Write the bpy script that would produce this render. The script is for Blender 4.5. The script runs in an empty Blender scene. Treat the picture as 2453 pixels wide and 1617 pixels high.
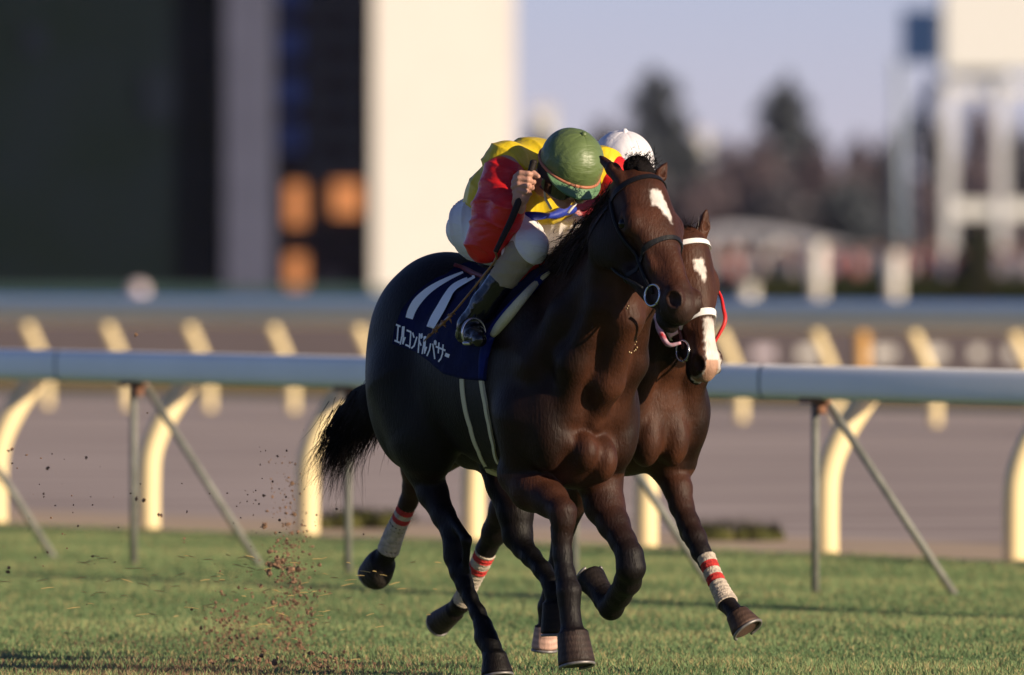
import bpy, bmesh, math, random
import numpy as np
from mathutils import Vector, Matrix

random.seed(7); rng = np.random.default_rng(7)
scene = bpy.context.scene
COL = scene.collection

# ------------------------------------------------------------------ camera, sky, sun
F = 34070.0            # focal length in photograph pixels (500 mm on 36 mm film, 2453 px wide)
CX, HY, HC = 1226.5, 600.0, 1.62      # image centre column, horizon row, camera height
cam_d = bpy.data.cameras.new("camera")
cam_d.lens = 500.0; cam_d.sensor_width = 36.0
cam_d.clip_start = 1.0; cam_d.clip_end = 6000.0
cam_d.dof.use_dof = True; cam_d.dof.focus_distance = 53.6; cam_d.dof.aperture_fstop = 3.9
cam = bpy.data.objects.new("camera", cam_d); COL.objects.link(cam)
cam.location = (0, 0, HC)
cam.rotation_euler = (math.radians(90 - 0.3506), 0, 0)
scene.camera = cam
scene.render.resolution_x, scene.render.resolution_y = 1024, 675

SUN_AZ, SUN_EL = math.radians(58), math.radians(17)     # azimuth to the right of the camera's back, elevation
sun_dir = Vector((math.sin(SUN_AZ)*math.cos(SUN_EL), -math.cos(SUN_AZ)*math.cos(SUN_EL), math.sin(SUN_EL)))
world = bpy.data.worlds.new("World"); scene.world = world; world.use_nodes = True
wn = world.node_tree; bg = wn.nodes["Background"]
sky = wn.nodes.new("ShaderNodeTexSky"); sky.sky_type = 'NISHITA'; sky.sun_disc = False
sky.sun_elevation = SUN_EL
sky.sun_rotation = math.atan2(sun_dir.x, sun_dir.y)
sky.air_density = 0.6; sky.dust_density = 0.1; sky.ozone_density = 9.0
tint = wn.nodes.new("ShaderNodeMix"); tint.data_type = 'RGBA'; tint.blend_type = 'MULTIPLY'; tint.inputs[0].default_value = 1.0
tint.inputs[7].default_value = (1.62, 0.76, 0.585, 1)      # lilac late afternoon air
wn.links.new(sky.outputs[0], tint.inputs[6]); wn.links.new(tint.outputs[2], bg.inputs[0]); bg.inputs[1].default_value = 0.135
sun_l = bpy.data.lights.new("sun", 'SUN'); sun_l.energy = 4.9; sun_l.angle = math.radians(0.5)
sun_l.color = (1.0, 0.83, 0.60)
sun = bpy.data.objects.new("sun", sun_l); COL.objects.link(sun)
sun.rotation_euler = sun_dir.to_track_quat('Z', 'Y').to_euler()
scene.view_settings.view_transform = 'Standard'; scene.view_settings.look = 'None'
scene.view_settings.gamma = 1.0; scene.view_settings.exposure = 0.45

# ------------------------------------------------------------------ materials
def mat(name, col, rough=0.6, metal=0.0, spec=0.5, attr=False, var=0.0, vscale=8.0, var_col=None,
        bump=0.0, bscale=40.0, bstretch=(1,1,1), emit=None, estr=0.0, sheen=0.0, coat=0.0, detail=4.0):
    m = bpy.data.materials.new(name); m.use_nodes = True
    nt = m.node_tree; b = nt.nodes["Principled BSDF"]; L = nt.links
    tc = nt.nodes.new("ShaderNodeTexCoord")
    b.inputs["Roughness"].default_value = rough; b.inputs["Metallic"].default_value = metal
    b.inputs["Specular IOR Level"].default_value = spec
    if sheen: b.inputs["Sheen Weight"].default_value = sheen
    if coat: b.inputs["Coat Weight"].default_value = coat
    src = None
    if attr:
        a = nt.nodes.new("ShaderNodeAttribute"); a.attribute_name = "col"; src = a.outputs["Color"]
    if var > 0 or var_col:
        n = nt.nodes.new("ShaderNodeTexNoise"); n.inputs["Scale"].default_value = vscale; n.inputs["Detail"].default_value = detail
        L.new(tc.outputs["Object"], n.inputs["Vector"])
        mx = nt.nodes.new("ShaderNodeMix"); mx.data_type = 'RGBA'
        rmp = nt.nodes.new("ShaderNodeMapRange"); rmp.inputs[1].default_value = 0.35; rmp.inputs[2].default_value = 0.65
        L.new(n.outputs["Fac"], rmp.inputs[0]); L.new(rmp.outputs[0], mx.inputs[0])
        c2 = var_col if var_col else tuple(c*(1-var) for c in col)
        if src:
            m2 = nt.nodes.new("ShaderNodeMix"); m2.data_type='RGBA'; m2.blend_type='MULTIPLY'; m2.inputs[0].default_value=1.0
            mx.inputs[6].default_value = (1,1,1,1); mx.inputs[7].default_value = (1-var,1-var,1-var,1)
            L.new(src, m2.inputs[6]); L.new(mx.outputs[2], m2.inputs[7]); src = m2.outputs[2]
        else:
            mx.inputs[6].default_value = (*col,1); mx.inputs[7].default_value = (*c2,1); src = mx.outputs[2]
    if src: L.new(src, b.inputs["Base Color"])
    else: b.inputs["Base Color"].default_value = (*col, 1)
    if bump > 0:
        mp = nt.nodes.new("ShaderNodeMapping"); mp.inputs["Scale"].default_value = bstretch
        L.new(tc.outputs["Object"], mp.inputs[0])
        n2 = nt.nodes.new("ShaderNodeTexNoise"); n2.inputs["Scale"].default_value = bscale; n2.inputs["Detail"].default_value = 3.0
        n2.inputs["Distortion"].default_value = 0.4
        L.new(mp.outputs[0], n2.inputs["Vector"])
        bp = nt.nodes.new("ShaderNodeBump"); bp.inputs["Strength"].default_value = bump; bp.inputs["Distance"].default_value = 0.02
        L.new(n2.outputs["Fac"], bp.inputs["Height"]); L.new(bp.outputs[0], b.inputs["Normal"])
    if emit:
        b.inputs["Emission Color"].default_value = (*emit,1); b.inputs["Emission Strength"].default_value = estr
    return m

# ------------------------------------------------------------------ objects, tags
def tag(o, label=None, cat=None, group=None, kind=None):
    if label: o["label"] = label
    if cat: o["category"] = cat
    if group: o["group"] = group
    if kind: o["kind"] = kind
    return o
def empty(name, loc=(0,0,0), rz=0.0):
    o = bpy.data.objects.new(name, None); COL.objects.link(o)
    o.location = loc; o.rotation_euler = (0,0,rz); o.empty_display_size = 0.2
    return o
def mesh_obj(name, V, Fc, m, parent=None, smooth=True, col=None, loc=None, rz=None):
    me = bpy.data.meshes.new(name)
    V = np.asarray(V, dtype=np.float32)
    if isinstance(Fc, np.ndarray):
        n, k = Fc.shape
        me.vertices.add(len(V)); me.vertices.foreach_set("co", V.ravel())
        me.loops.add(n*k); me.loops.foreach_set("vertex_index", Fc.astype(np.int32).ravel())
        me.polygons.add(n); me.polygons.foreach_set("loop_start", np.arange(0, n*k, k, dtype=np.int32))
        me.polygons.foreach_set("loop_total", np.full(n, k, dtype=np.int32))
        me.update(calc_edges=True); me.validate()
    else:
        me.from_pydata([tuple(map(float, v)) for v in V], [], Fc); me.update()
    if col is not None:
        ca = me.color_attributes.new("col", 'FLOAT_COLOR', 'POINT')
        c4 = np.ones((len(V), 4), dtype=np.float32); c4[:, :3] = col
        ca.data.foreach_set("color", c4.ravel())
    me.polygons.foreach_set("use_smooth", np.full(len(me.polygons), smooth))
    me.materials.append(m)
    o = bpy.data.objects.new(name, me); COL.objects.link(o)
    if parent: o.parent = parent
    if loc is not None: o.location = loc
    if rz is not None: o.rotation_euler = (0,0,rz)
    return o

class MB:
    """collects shapes, then links them as one mesh object"""
    def __init__(s): s.V=[]; s.F=[]; s.C=[]; s.c=(1,1,1)
    def add(s, V, Fc):
        n=len(s.V); s.V += [tuple(v) for v in V]; s.C += [s.c]*len(V)
        s.F += [tuple(i+n for i in f) for f in Fc]
    def box(s, lo, hi, ux=(1,0,0), uy=(0,1,0), o=(0,0,0)):
        ux=np.array(ux,float); uy=np.array(uy,float); o=np.array(o,float); uz=np.array((0,0,1.))
        V=[]
        for z in (lo[2],hi[2]):
            for x,y in ((lo[0],lo[1]),(hi[0],lo[1]),(hi[0],hi[1]),(lo[0],hi[1])):
                V.append(o+ux*x+uy*y+uz*z)
        s.add(V,[(0,3,2,1),(4,5,6,7),(0,1,5,4),(1,2,6,5),(2,3,7,6),(3,0,4,7)])
    def tube(s, pts, rad, n=8, sy=1.0, side=None, cap=True, sq=1.0):
        P=[np.array(p,float) for p in pts]
        if np.isscalar(rad): rad=[rad]*len(P)
        up=np.array(side if side is not None else (0.13,0.31,0.94),float)
        V=[];Fc=[]
        for i,p in enumerate(P):
            t=P[min(i+1,len(P)-1)]-P[max(i-1,0)]; t/= (np.linalg.norm(t)+1e-9)
            a=np.cross(t,up); a/= (np.linalg.norm(a)+1e-9); b=np.cross(t,a)
            if side is None: up=-b if np.dot(-b,up)>0 else b
            for k in range(n):
                th=2*math.pi*k/n
                cs,sn=math.cos(th),math.sin(th)
                if sq!=1.0: cs=math.copysign(abs(cs)**sq,cs); sn=math.copysign(abs(sn)**sq,sn)
                V.append(p+rad[i]*(cs*a*sy+sn*b))
        for i in range(len(P)-1):
            for k in range(n):
                k2=(k+1)%n
                Fc.append((i*n+k,i*n+k2,(i+1)*n+k2,(i+1)*n+k))
        if cap:
            Fc.append(tuple(range(n))[::-1]); Fc.append(tuple((len(P)-1)*n+k for k in range(n)))
        s.add(V,Fc)
    def strip(s, A, B):   # quad strip between two polylines
        n=len(A); s.add(list(A)+list(B), [(i,i+1,n+i+1,n+i) for i in range(n-1)])
    def ball(s, c, r, nu=12, nv=8):
        V=[];Fc=[]; r=np.array(r if not np.isscalar(r) else (r,r,r),float); c=np.array(c,float)
        for j in range(nv+1):
            ph=math.pi*j/nv
            for i in range(nu):
                th=2*math.pi*i/nu
                V.append(c+r*np.array((math.sin(ph)*math.cos(th),math.sin(ph)*math.sin(th),math.cos(ph))))
        for j in range(nv):
            for i in range(nu):
                Fc.append((j*nu+i,(j+1)*nu+i,(j+1)*nu+(i+1)%nu,j*nu+(i+1)%nu))
        s.add(V,Fc)
    def build(s, name, m, parent=None, smooth=True, loc=None, rz=None, col=False):
        return mesh_obj(name, s.V, s.F, m, parent, smooth, np.array(s.C) if col else None, loc, rz)

def cr(pts, n=6):
    """Catmull-Rom resampling of a list of tuples (any dimension)"""
    P=[np.array(p,float) for p in pts]; P=[2*P[0]-P[1]]+P+[2*P[-1]-P[-2]]; out=[]
    for i in range(1,len(P)-2):
        for j in range(n):
            t=j/n
            out.append(0.5*((2*P[i])+(-P[i-1]+P[i+1])*t+(2*P[i-1]-5*P[i]+4*P[i+1]-P[i+2])*t*t+(-P[i-1]+3*P[i]-3*P[i+1]+P[i+2])*t**3))
    out.append(P[-2]); return out

# ------------------------------------------------------------------ signed distance modelling
def smin(a,b,k):
    h=np.maximum(k-np.abs(a-b),0)/k
    return np.minimum(a,b)-h*h*k*0.25
def smaxneg(a,b,k):       # a minus b
    h=np.maximum(k-np.abs(a+b),0)/k
    return np.maximum(a,-b)+h*h*k*0.25
class Body:
    def __init__(s): s.P=[]; s.grow=0.0
    def cap(s,a,b,ra,rb,k=0.02,q=1.0,op='+'):
        a=np.array(a,float); b=np.array(b,float)
        sc=np.array((1,q,1.)); A=a*sc; B=(b-a)*sc; L2=max(float(B@B),1e-9)
        def f(x,y,z):
            px=x-A[0]; py=y*q-A[1]; pz=z-A[2]
            t=np.clip((px*B[0]+py*B[1]+pz*B[2])/L2,0,1)
            return np.sqrt((px-t*B[0])**2+(py-t*B[1])**2+(pz-t*B[2])**2)-(ra+(rb-ra)*t)
        r=max(ra,rb)+k+0.02
        s.P.append((f,np.minimum(a,b)-r,np.maximum(a,b)+r,k,op)); return s
    def chain(s,pts,k=0.02,q=1.0):
        for i in range(len(pts)-1):
            kk=k if np.isscalar(k) else k[i]
            s.cap(pts[i][0],pts[i+1][0],pts[i][1],pts[i+1][1],kk,q)
    def ell(s,c,r,k=0.03,R=None,op='+'):
        c=np.array(c,float); r=np.array(r,float); R=np.eye(3) if R is None else np.array(R,float)
        def f(x,y,z):
            dx=x-c[0];dy=y-c[1];dz=z-c[2]
            u=R[0,0]*dx+R[0,1]*dy+R[0,2]*dz; v=R[1,0]*dx+R[1,1]*dy+R[1,2]*dz; w=R[2,0]*dx+R[2,1]*dy+R[2,2]*dz
            k0=np.sqrt((u/r[0])**2+(v/r[1])**2+(w/r[2])**2)+1e-9
            k1=np.sqrt((u/r[0]**2)**2+(v/r[1]**2)**2+(w/r[2]**2)**2)+1e-9
            return k0*(k0-1)/k1
        m=max(r)+k+0.02
        s.P.append((f,c-m,c+m,k,op)); return s
    def hoof(s,a,b,ra,rb,k=0.012):
        """flat-ended cone from the coronet a to the sole b"""
        a=np.array(a,float); b=np.array(b,float); B=b-a; L=float(np.linalg.norm(B)); u=B/L
        def f(x,y,z):
            px=x-a[0];py=y-a[1];pz=z-a[2]; t=px*u[0]+py*u[1]+pz*u[2]
            rad=np.sqrt(np.maximum(px*px+py*py+pz*pz-t*t,0))
            d1=(rad-(ra+(rb-ra)*np.clip(t/L,0,1)))*0.93
            rr=.010; e1=d1+rr; e2=t-L+rr
            return np.maximum(np.minimum(np.maximum(e1,e2),0)+np.sqrt(np.maximum(e1,0)**2+np.maximum(e2,0)**2)-rr,-t)
        m=max(ra,rb)+k+0.03
        s.P.append((f,np.minimum(a,b)-m,np.maximum(a,b)+m,k,'+')); return s
    def at(s,pts):
        pts=np.asarray(pts,float); v=np.full(len(pts),5.0)
        for f,lo,hi,k,op in s.P:
            m=np.all((pts>=lo)&(pts<=hi),axis=1)
            if m.any():
                d=f(pts[m,0],pts[m,1],pts[m,2])
                v[m]=smin(v[m],d,k) if op=='+' else smaxneg(v[m],d,k)
            out=~m
            if op=='+' and out.any():       # lower bound so that rays can still march
                q=pts[out]; dd=np.linalg.norm(np.maximum(np.maximum(lo-q,q-hi),0),axis=1)+0.015
                v[out]=np.minimum(v[out],np.maximum(dd,0.015))
        return v
    def mesh(s,h):
        lo=np.min([p[1] for p in s.P if p[4]=='+'],axis=0)-3*h; hi=np.max([p[2] for p in s.P if p[4]=='+'],axis=0)+3*h
        n=np.ceil((hi-lo)/h).astype(int)+1
        X=[(lo[i]+h*np.arange(n[i])).astype(np.float32) for i in range(3)]
        v=np.full(n,1.0,dtype=np.float32)
        for f,l,u,k,op in s.P:
            i0=np.maximum(((l-lo)/h).astype(int),0); i1=np.minimum(((u-lo)/h).astype(int)+2,n)
            sl=tuple(slice(i0[i],i1[i]) for i in range(3))
            d=f(X[0][sl[0]][:,None,None],X[1][sl[1]][None,:,None],X[2][sl[2]][None,None,:]).astype(np.float32)
            v[sl]=smin(v[sl],d,k) if op=='+' else smaxneg(v[sl],d,k)
        v-=s.grow
        return surface_nets(v,lo,h)
def wrinkle(V,Q,amp,freq,axis,seed=0,sharp=2.2,lump=0.0):
    """cloth folds: narrow ridges running across the given axis, pushed out along the normals"""
    V=np.asarray(V,float); n=np.zeros_like(V)
    a,b,c=V[Q[:,0]],V[Q[:,1]],V[Q[:,2]]; fn=np.cross(b-a,c-a)
    for i in range(4): np.add.at(n,Q[:,i],fn)
    n/=np.linalg.norm(n,axis=1)[:,None]+1e-12
    ax=np.array(axis,float); ax/=np.linalg.norm(ax); g=np.random.default_rng(seed); o=g.random(8)*6
    s1=np.sin(V@np.array((9,5,-7))+o[0])+np.sin(V@np.array((-4,11,8))+o[1]); s2=np.sin(V@np.array((17,-9,5))+o[2])+np.sin(V@np.array((6,14,-19))+o[3])
    ph=(V@ax)*freq+s1*1.5+s2*.7; ph2=(V@np.roll(ax,1))*freq*.55+s2*1.3+o[4]
    w=(1-np.abs(np.sin(ph)))**sharp; w2=(1-np.abs(np.sin(ph2)))**sharp
    m=.45+.55*np.clip(.5+.5*np.sin(V@np.array((13,-7,10))+o[5]+s1),0,1)
    return (V+n*((amp*(w*m+.6*w2*(1-m))+lump*s2)[:,None]-amp*.3*n*0)).astype(np.float32),Q
def surface_nets(v,lo,h):
    s=v<0
    c=np.zeros(tuple(np.array(s.shape)-1),dtype=np.uint8)
    N=s.shape; offs=[(i,j,k) for i in (0,1) for j in (0,1) for k in (0,1)]
    for o in offs: c+=s[o[0]:N[0]-1+o[0],o[1]:N[1]-1+o[1],o[2]:N[2]-1+o[2]]
    act=(c>0)&(c<8); I=np.array(np.nonzero(act)).T
    idm=np.full(c.shape,-1,dtype=np.int32); idm[act]=np.arange(len(I))
    acc=np.zeros((len(I),3)); cnt=np.zeros(len(I))
    for a in range(8):
        for b in range(a+1,8):
            oa,ob=np.array(offs[a]),np.array(offs[b])
            if np.abs(oa-ob).sum()!=1: continue
            va=v[I[:,0]+oa[0],I[:,1]+oa[1],I[:,2]+oa[2]]; vb=v[I[:,0]+ob[0],I[:,1]+ob[1],I[:,2]+ob[2]]
            m=(va<0)!=(vb<0); t=np.where(m,va/np.where(m,va-vb,1),0)
            acc[m]+=oa+t[m][:,None]*(ob-oa); cnt+=m
    V=lo+(I+acc/cnt[:,None])*h
    Q=[]
    for ax in range(3):
        o1,o2=[(1,2),(2,0),(0,1)][ax]
        sa=[slice(None)]*3; sb=[slice(None)]*3; sa[ax]=slice(0,-1); sb[ax]=slice(1,None)
        A=s[tuple(sa)]; B=s[tuple(sb)]
        for flip in (False,True):
            M=(A&~B) if not flip else (~A&B)
            E=np.array(np.nonzero(M)).T
            e1=np.zeros(3,int); e1[o1]=1; e2=np.zeros(3,int); e2[o2]=1
            g=lambda p: idm[p[:,0],p[:,1],p[:,2]]
            q=np.stack([g(E-e1-e2),g(E-e2),g(E),g(E-e1)],axis=1)
            Q.append(q if not flip else q[:,::-1])
    return V.astype(np.float32),np.concatenate(Q)
# ------------------------------------------------------------------ local frames of the two pairs
HD = np.array((0.5,-0.8660254)); HN = np.array((0.8660254,0.5))     # forward and left of the galloping horses
class Frame:
    def __init__(s, ox, oy): s.o=np.array((ox,oy)); s.c=float(HN@s.o)
    def xyD(s,x,y,D):                     # a point seen at photo pixel x,y and standing D metres away -> local
        X=np.array(((x-CX)/F*D, D)); p=X-s.o
        return np.array((HD@p, HN@p, HC-(y-HY)/F*D))
    def px(s,x,y,w):                      # the same for a point in the upright plane w metres to the left of the spine
        D=(s.c+w)/(HN[0]*(x-CX)/F+HN[1]); return s.xyD(x,y,D)
    def d(s,x,y,w): return s.px(x*1.0311,y*1.0311,w)
    def dirl(s,v):                        # world direction -> local
        v=np.array(v,float); return np.array((HD@v[:2],HN@v[:2],v[2]))
    def ray(s,body,x,y,near=1.6,far=2.2):
        """march the view ray of a pixel list onto a body, local coordinates out"""
        x=np.asarray(x,float); y=np.asarray(y,float)
        D=np.full(len(x),s.o[1]-near)
        for _ in range(90):
            X=np.stack([(x-CX)/F*D-s.o[0],D-s.o[1]],1); P=np.stack([X@HD,X@HN,HC-(y-HY)/F*D],1)
            D=D+np.clip(body.at(P),-0.02,0.1)*0.7
        return P, body.at(P)<0.01
    def world(s,p): return np.array((*(s.o+HD*p[0]+HN*p[1]),p[2]))
ROT=math.atan2(HD[1],HD[0])

M_coat1=mat("coat_dark_bay",(0.06,0.022,0.012),rough=0.55,spec=0.20,attr=True,var=0.45,vscale=11,bump=0.22,bscale=115,bstretch=(1,1,0.28),detail=6)
M_coat2=mat("coat_bay",(0.08,0.03,0.015),rough=0.55,spec=0.20,attr=True,var=0.45,vscale=11,bump=0.22,bscale=115,bstretch=(1,1,0.28),detail=6)
M_hair=mat("horse_hair",(0.008,0.006,0.006),rough=0.8,spec=0.1,bump=.5,bscale=160,bstretch=(1,.3,1))
M_hairlit=mat("mane_hair",(0.022,0.012,0.009),rough=0.5,spec=0.35)
M_black=mat("black_leather",(0.008,0.008,0.010),rough=0.5,spec=0.22,bump=0.1,bscale=60)
M_steel=mat("bit_steel",(0.55,0.55,0.56),rough=0.25,metal=0.9)
M_shoe=mat("worn_aluminium",(0.28,0.26,0.25),rough=0.5,metal=0.5,var=0.3,vscale=60)
M_eye=mat("wet_eye",(0.005,0.003,0.003),rough=0.22,spec=0.35)
M_white_strap=mat("white_strap",(0.75,0.72,0.7),rough=0.6)
M_red_strap=mat("red_strap",(0.6,0.02,0.02),rough=0.5)
M_cream=mat("cream_webbing",(0.66,0.60,0.40),rough=0.85,bump=0.4,bscale=150)
M_navy=mat("navy_cloth",(0.004,0.008,0.060),rough=0.8,spec=.15,var=0.35,vscale=14,bump=0.35,bscale=20)
M_blue=mat("blue_cloth",(0.008,0.02,0.16),rough=0.8,spec=.15,var=0.3,vscale=14,bump=0.3,bscale=20)
M_print=mat("white_print",(0.90,0.90,0.90),rough=0.7,bump=0.1,bscale=60)

def hframe(fr,poll,nose,roll=0.0,sc=1.0):
    """head frame: l runs from poll to nose, w to the horse's left, u out of the forehead"""
    A=nose-poll; L=np.linalg.norm(A); A=A/L
    W=np.array((0,1.,0)); W=W-A*(W@A); W/=np.linalg.norm(W)
    U=np.cross(A,W); 
    if U[0]<0: U=-U
    W2=W*math.cos(roll)+U*math.sin(roll); U2=U*math.cos(roll)-W*math.sin(roll)
    R=np.array((A,W2,U2))
    def h(l,w,u): return poll+A*l*L/0.64+W2*w*sc+U2*u*sc
    return h,R,L

def build_head(B,h,R,sc=1.0):
    E=lambda c,r,k=0.02,op='+': B.ell(h(*c),(r[0]*(1+(sc-1)*.3),r[1]*sc,r[2]*sc),k,R,op)
    E((.075,0,-.035),(.12,.088,.085),.03)
    E((.20,0,-.022),(.15,.100,.055),.03)
    for q in (-1,1):
        E((.205,q*.086,-.030),(.055,.028,.038),.015)          # brow above the eye
        E((.170,q*.056,-.130),(.115,.042,.110),.02)         # cheek
        B.cap(h(.17,q*.075,-.02),h(.40,q*.050,-.045),.020,.014,.02)   # facial crest
        B.cap(h(.26,q*.046,-.155),h(.50,q*.028,-.115),.036,.022,.03)  # lower jaw
    B.cap(h(.20,0,-.012),h(.50,0,-.018),.058,.034,.03)       # nasal bone
    E((.36,0,-.065),(.20,.056,.070),.03)
    E((.555,0,-.055),(.085,.056,.062),.03)                   # muzzle
    for q in (-1,1):
        E((.570,q*.040,-.022),(.048,.024,.032),.012)
    E((.585,0,-.112),(.052,.038,.026),.012)                  # lower lip and chin
    for q in (-1,1):
        E((.590,q*.058,-.014),(.032,.020,.024),.006,'-')     # nostrils
        B.cap(h(.30,q*.085,-.065),h(.46,q*.070,-.07),.010,.008,.02,op='-')
        E((.198,q*.116,-.048),(.026,.014,.017),.010,'-')     # eye socket
    B.cap(h(.50,-.075,-.088),h(.64,0,-.082),.004,.004,.006,op='-')
    B.cap(h(.50,.075,-.088),h(.64,0,-.082),.004,.004,.006,op='-')

def ear(B,base,tip,out,w=0.034):
    base=np.array(base);tip=np.array(tip); tip=base+(tip-base)*1.10; A=tip-base; L=np.linalg.norm(A)
    B.chain([(base-A*.1,w*0.55),(base+A*.38+out*.006,w*.60),(base+A*.72,w*.34),(tip,.0015)],k=.010,q=1.0)
    B.cap(base+A*.30+out*(w*.75),base+A*.80+out*(w*.35),w*.34,w*.12,.005,op='-')

class Horse:
    pass

def tube_local(name,pts,rad,m,parent,n=8,sy=1.0,res=5):
    b=MB(); C=cr([tuple(p)+((r),) for p,r in zip(pts,rad if not np.isscalar(rad) else [rad]*len(pts))],res)
    b.tube([c[:3] for c in C],[max(c[3],.0008) for c in C],n,sy); return b.build(name,m,parent)

def surf_from(body,centres,dirs,r0=0.0,r1=0.5):
    """first surface point met coming in from outside along each direction"""
    centres=np.asarray(centres,float); dirs=np.asarray(dirs,float)
    ts=np.linspace(r1,r0,60); n=len(centres); hit=np.full(n,np.nan); prev=np.full(n,r1)
    P=(centres[:,None,:]+dirs[:,None,:]*ts[None,:,None]).reshape(-1,3); V=body.at(P).reshape(n,-1)
    t=np.full(n,r0+0.02)
    for i in range(n):
        w=np.nonzero(V[i]<0)[0]
        if len(w):
            j=w[0]
            if j>0:
                a,b=V[i,j-1],V[i,j]; t[i]=ts[j-1]+(ts[j]-ts[j-1])*a/(a-b+1e-9)
            else: t[i]=ts[0]
    return t

def strap_loop(body,c,e1,e2,axis,width,off,a0=0,a1=2*math.pi,n=40,r1=0.5,bow=None):
    """closed or open band round a body; thickness outward"""
    axis=np.array(axis); e1=np.array(e1); e2=np.array(e2); c=np.array(c)
    A=np.linspace(a0,a1,n); rows=[]
    for dw in (-width/2,width/2):
        cs=[c+axis*dw+(bow(a)*axis if bow else 0) for a in A]; ds=[e1*math.cos(a)+e2*math.sin(a) for a in A]
        t=surf_from(body,cs,ds,0.0,r1); 
        rows.append(([cs[i]+ds[i]*(t[i]-.004) for i in range(n)],[cs[i]+ds[i]*(t[i]+off) for i in range(n)]))
    b=MB(); b.strip(rows[0][1],rows[1][1]); b.strip(rows[0][0],rows[0][1]); b.strip(rows[1][1],rows[1][0])
    return b

def hair_tufts(b,roots,n,length,flow,spread,width=0.0016,seg=7,curl=0.02,grav=0.0,jit=0.012):
    """hairs as thin tapering blades from points along the polyline roots"""
    R=cr(roots,8); 
    for i in range(n):
        t=random.random()*(len(R)-1); j=int(t); p=R[j]+(R[min(j+1,len(R)-1)]-R[j])*(t-j)+np.array([random.gauss(0,jit) for _ in range(3)])
        f=np.array(flow(t/(len(R)-1)) if callable(flow) else flow,float)
        f=f+np.array([random.gauss(0,spread) for _ in range(3)]); f/=np.linalg.norm(f)
        L=length*random.uniform(.55,1.15); ph=random.uniform(0,6.28); cv=np.array([random.gauss(0,1) for _ in range(3)])
        A=[];Bq=[]; side=np.cross(f,(0.3,0.5,0.8)); side/=np.linalg.norm(side)+1e-9
        for s_ in range(seg+1):
            q=s_/seg; c=p+f*L*q+cv*curl*q*q*math.cos(ph+q*2.2)+np.array((0,0,-grav*q*q*L))
            w=width*(1-q*.85); A.append(c-side*w); Bq.append(c+side*w)
        b.strip(A,Bq)
# ================================================================== the leading horse
RES=0.0075
f1=Frame(-0.033,54.0)
root1=empty("racehorse",(f1.o[0],f1.o[1],0),ROT)
tag(root1,"dark bay racehorse galloping in front, with blue number eleven cloth and small white star","horse")
r_=lambda dpx: dpx*0.00163
d1=f1.d
B1=Body()
# trunk
B1.ell((-.43,0,1.30),(.32,.262,.315),.05)
for q in (-1,1):
    B1.ell((-.47,q*.135,1.14),(.25,.145,.36),.06)
    B1.ell((-.30,q*.16,.98),(.17,.11,.26),.06)
B1.ell((-.10,0,1.20),(.45,.255,.31),.06)
B1.ell((.12,0,1.15),(.52,.282,.375),.06)
B1.ell((.36,0,1.10),(.30,.25,.36),.06)
B1.cap((.05,0,1.40),(.50,0,1.46),.10,.10,.08)
for q in (-1,1):
    B1.ell((.46,q*.155,1.14),(.17,.105,.31),.04)
    B1.ell((.56,q*.16,1.02),(.12,.085,.17),.03)
B1.ell((.56,0,1.06),(.15,.20,.23),.05)
# pectorals with their crease
P1=f1.px(1387,1081,-.045); P2_=f1.px(1441,1100,.035)
B1.ell((.665,P1[1],P1[2]),(.085,.056,.078),.028); B1.ell((.665,P2_[1],P2_[2]),(.085,.060,.088),.028)
B1.ell((.66,-.005,.955),(.05,.03,.02),.02)
B1.cap((.60,-.16,1.02),(.665,-.10,.90),.05,.03,.02)
for q in (-1,1):
    B1.ell((.59,q*.15,.91),(.09,.07,.12),.05)
B1.ell((.55,0,.80),(.12,.11,.08),.04)
# head and neck
poll1=f1.px(1534,425,0.0); nose1=f1.px(1664,742,0.02)
h1,R1,L1=hframe(f1,poll1,nose1,roll=-.24,sc=1.25)
B1.chain([((.42,0,1.20),.26),((.62,0,1.34),.215),((.80,0,1.50),.165),((.93,0,1.66),.125),(h1(.03,0,-.09),.095)],k=.05,q=1.5)
for q in (-1,1):
    B1.chain([(h1(.10,q*.05,-.17),.045),((.88,q*.085,1.42),.05),((.74,q*.12,1.20),.062),((.66,q*.10,1.02),.05)],k=.05)
    B1.chain([((.90,q*.045,1.60),.06),((.70,q*.125,1.38),.065),((.58,q*.19,1.20),.06)],k=.06)
B1.chain([(h1(.14,0,-.19),.045),((.92,0,1.36),.055),((.78,0,1.12),.055),((.70,0,1.00),.03)],k=.05)
B1.cap((.30,0,1.50),(.90,0,1.80),.055,.03,.05)
build_head(B1,h1,R1,1.25)
# ears
W1=R1[1]
ear(B1,h1(.005,-.068,-.02),f1.px(1438,374,-.10),R1[2],.046)
ear(B1,h1(.005,.070,-.02),f1.px(1596,392,.13),R1[2],.042)
B1.ell(h1(-.02,0,.0),(.055,.045,.04),.015,R1)
def limb(B,fr,pts,w,k=.02):
    out=[]
    for (x,y,rr,*ww) in pts:
        out.append((fr.d(x,y,ww[0] if ww else w),r_(rr)))
    B.chain(out,k); return [o[0] for o in out]
B1t=Body(); B1t.P=list(B1.P)
B1t=Body(); B1t.P=list(B1.P)
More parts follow.
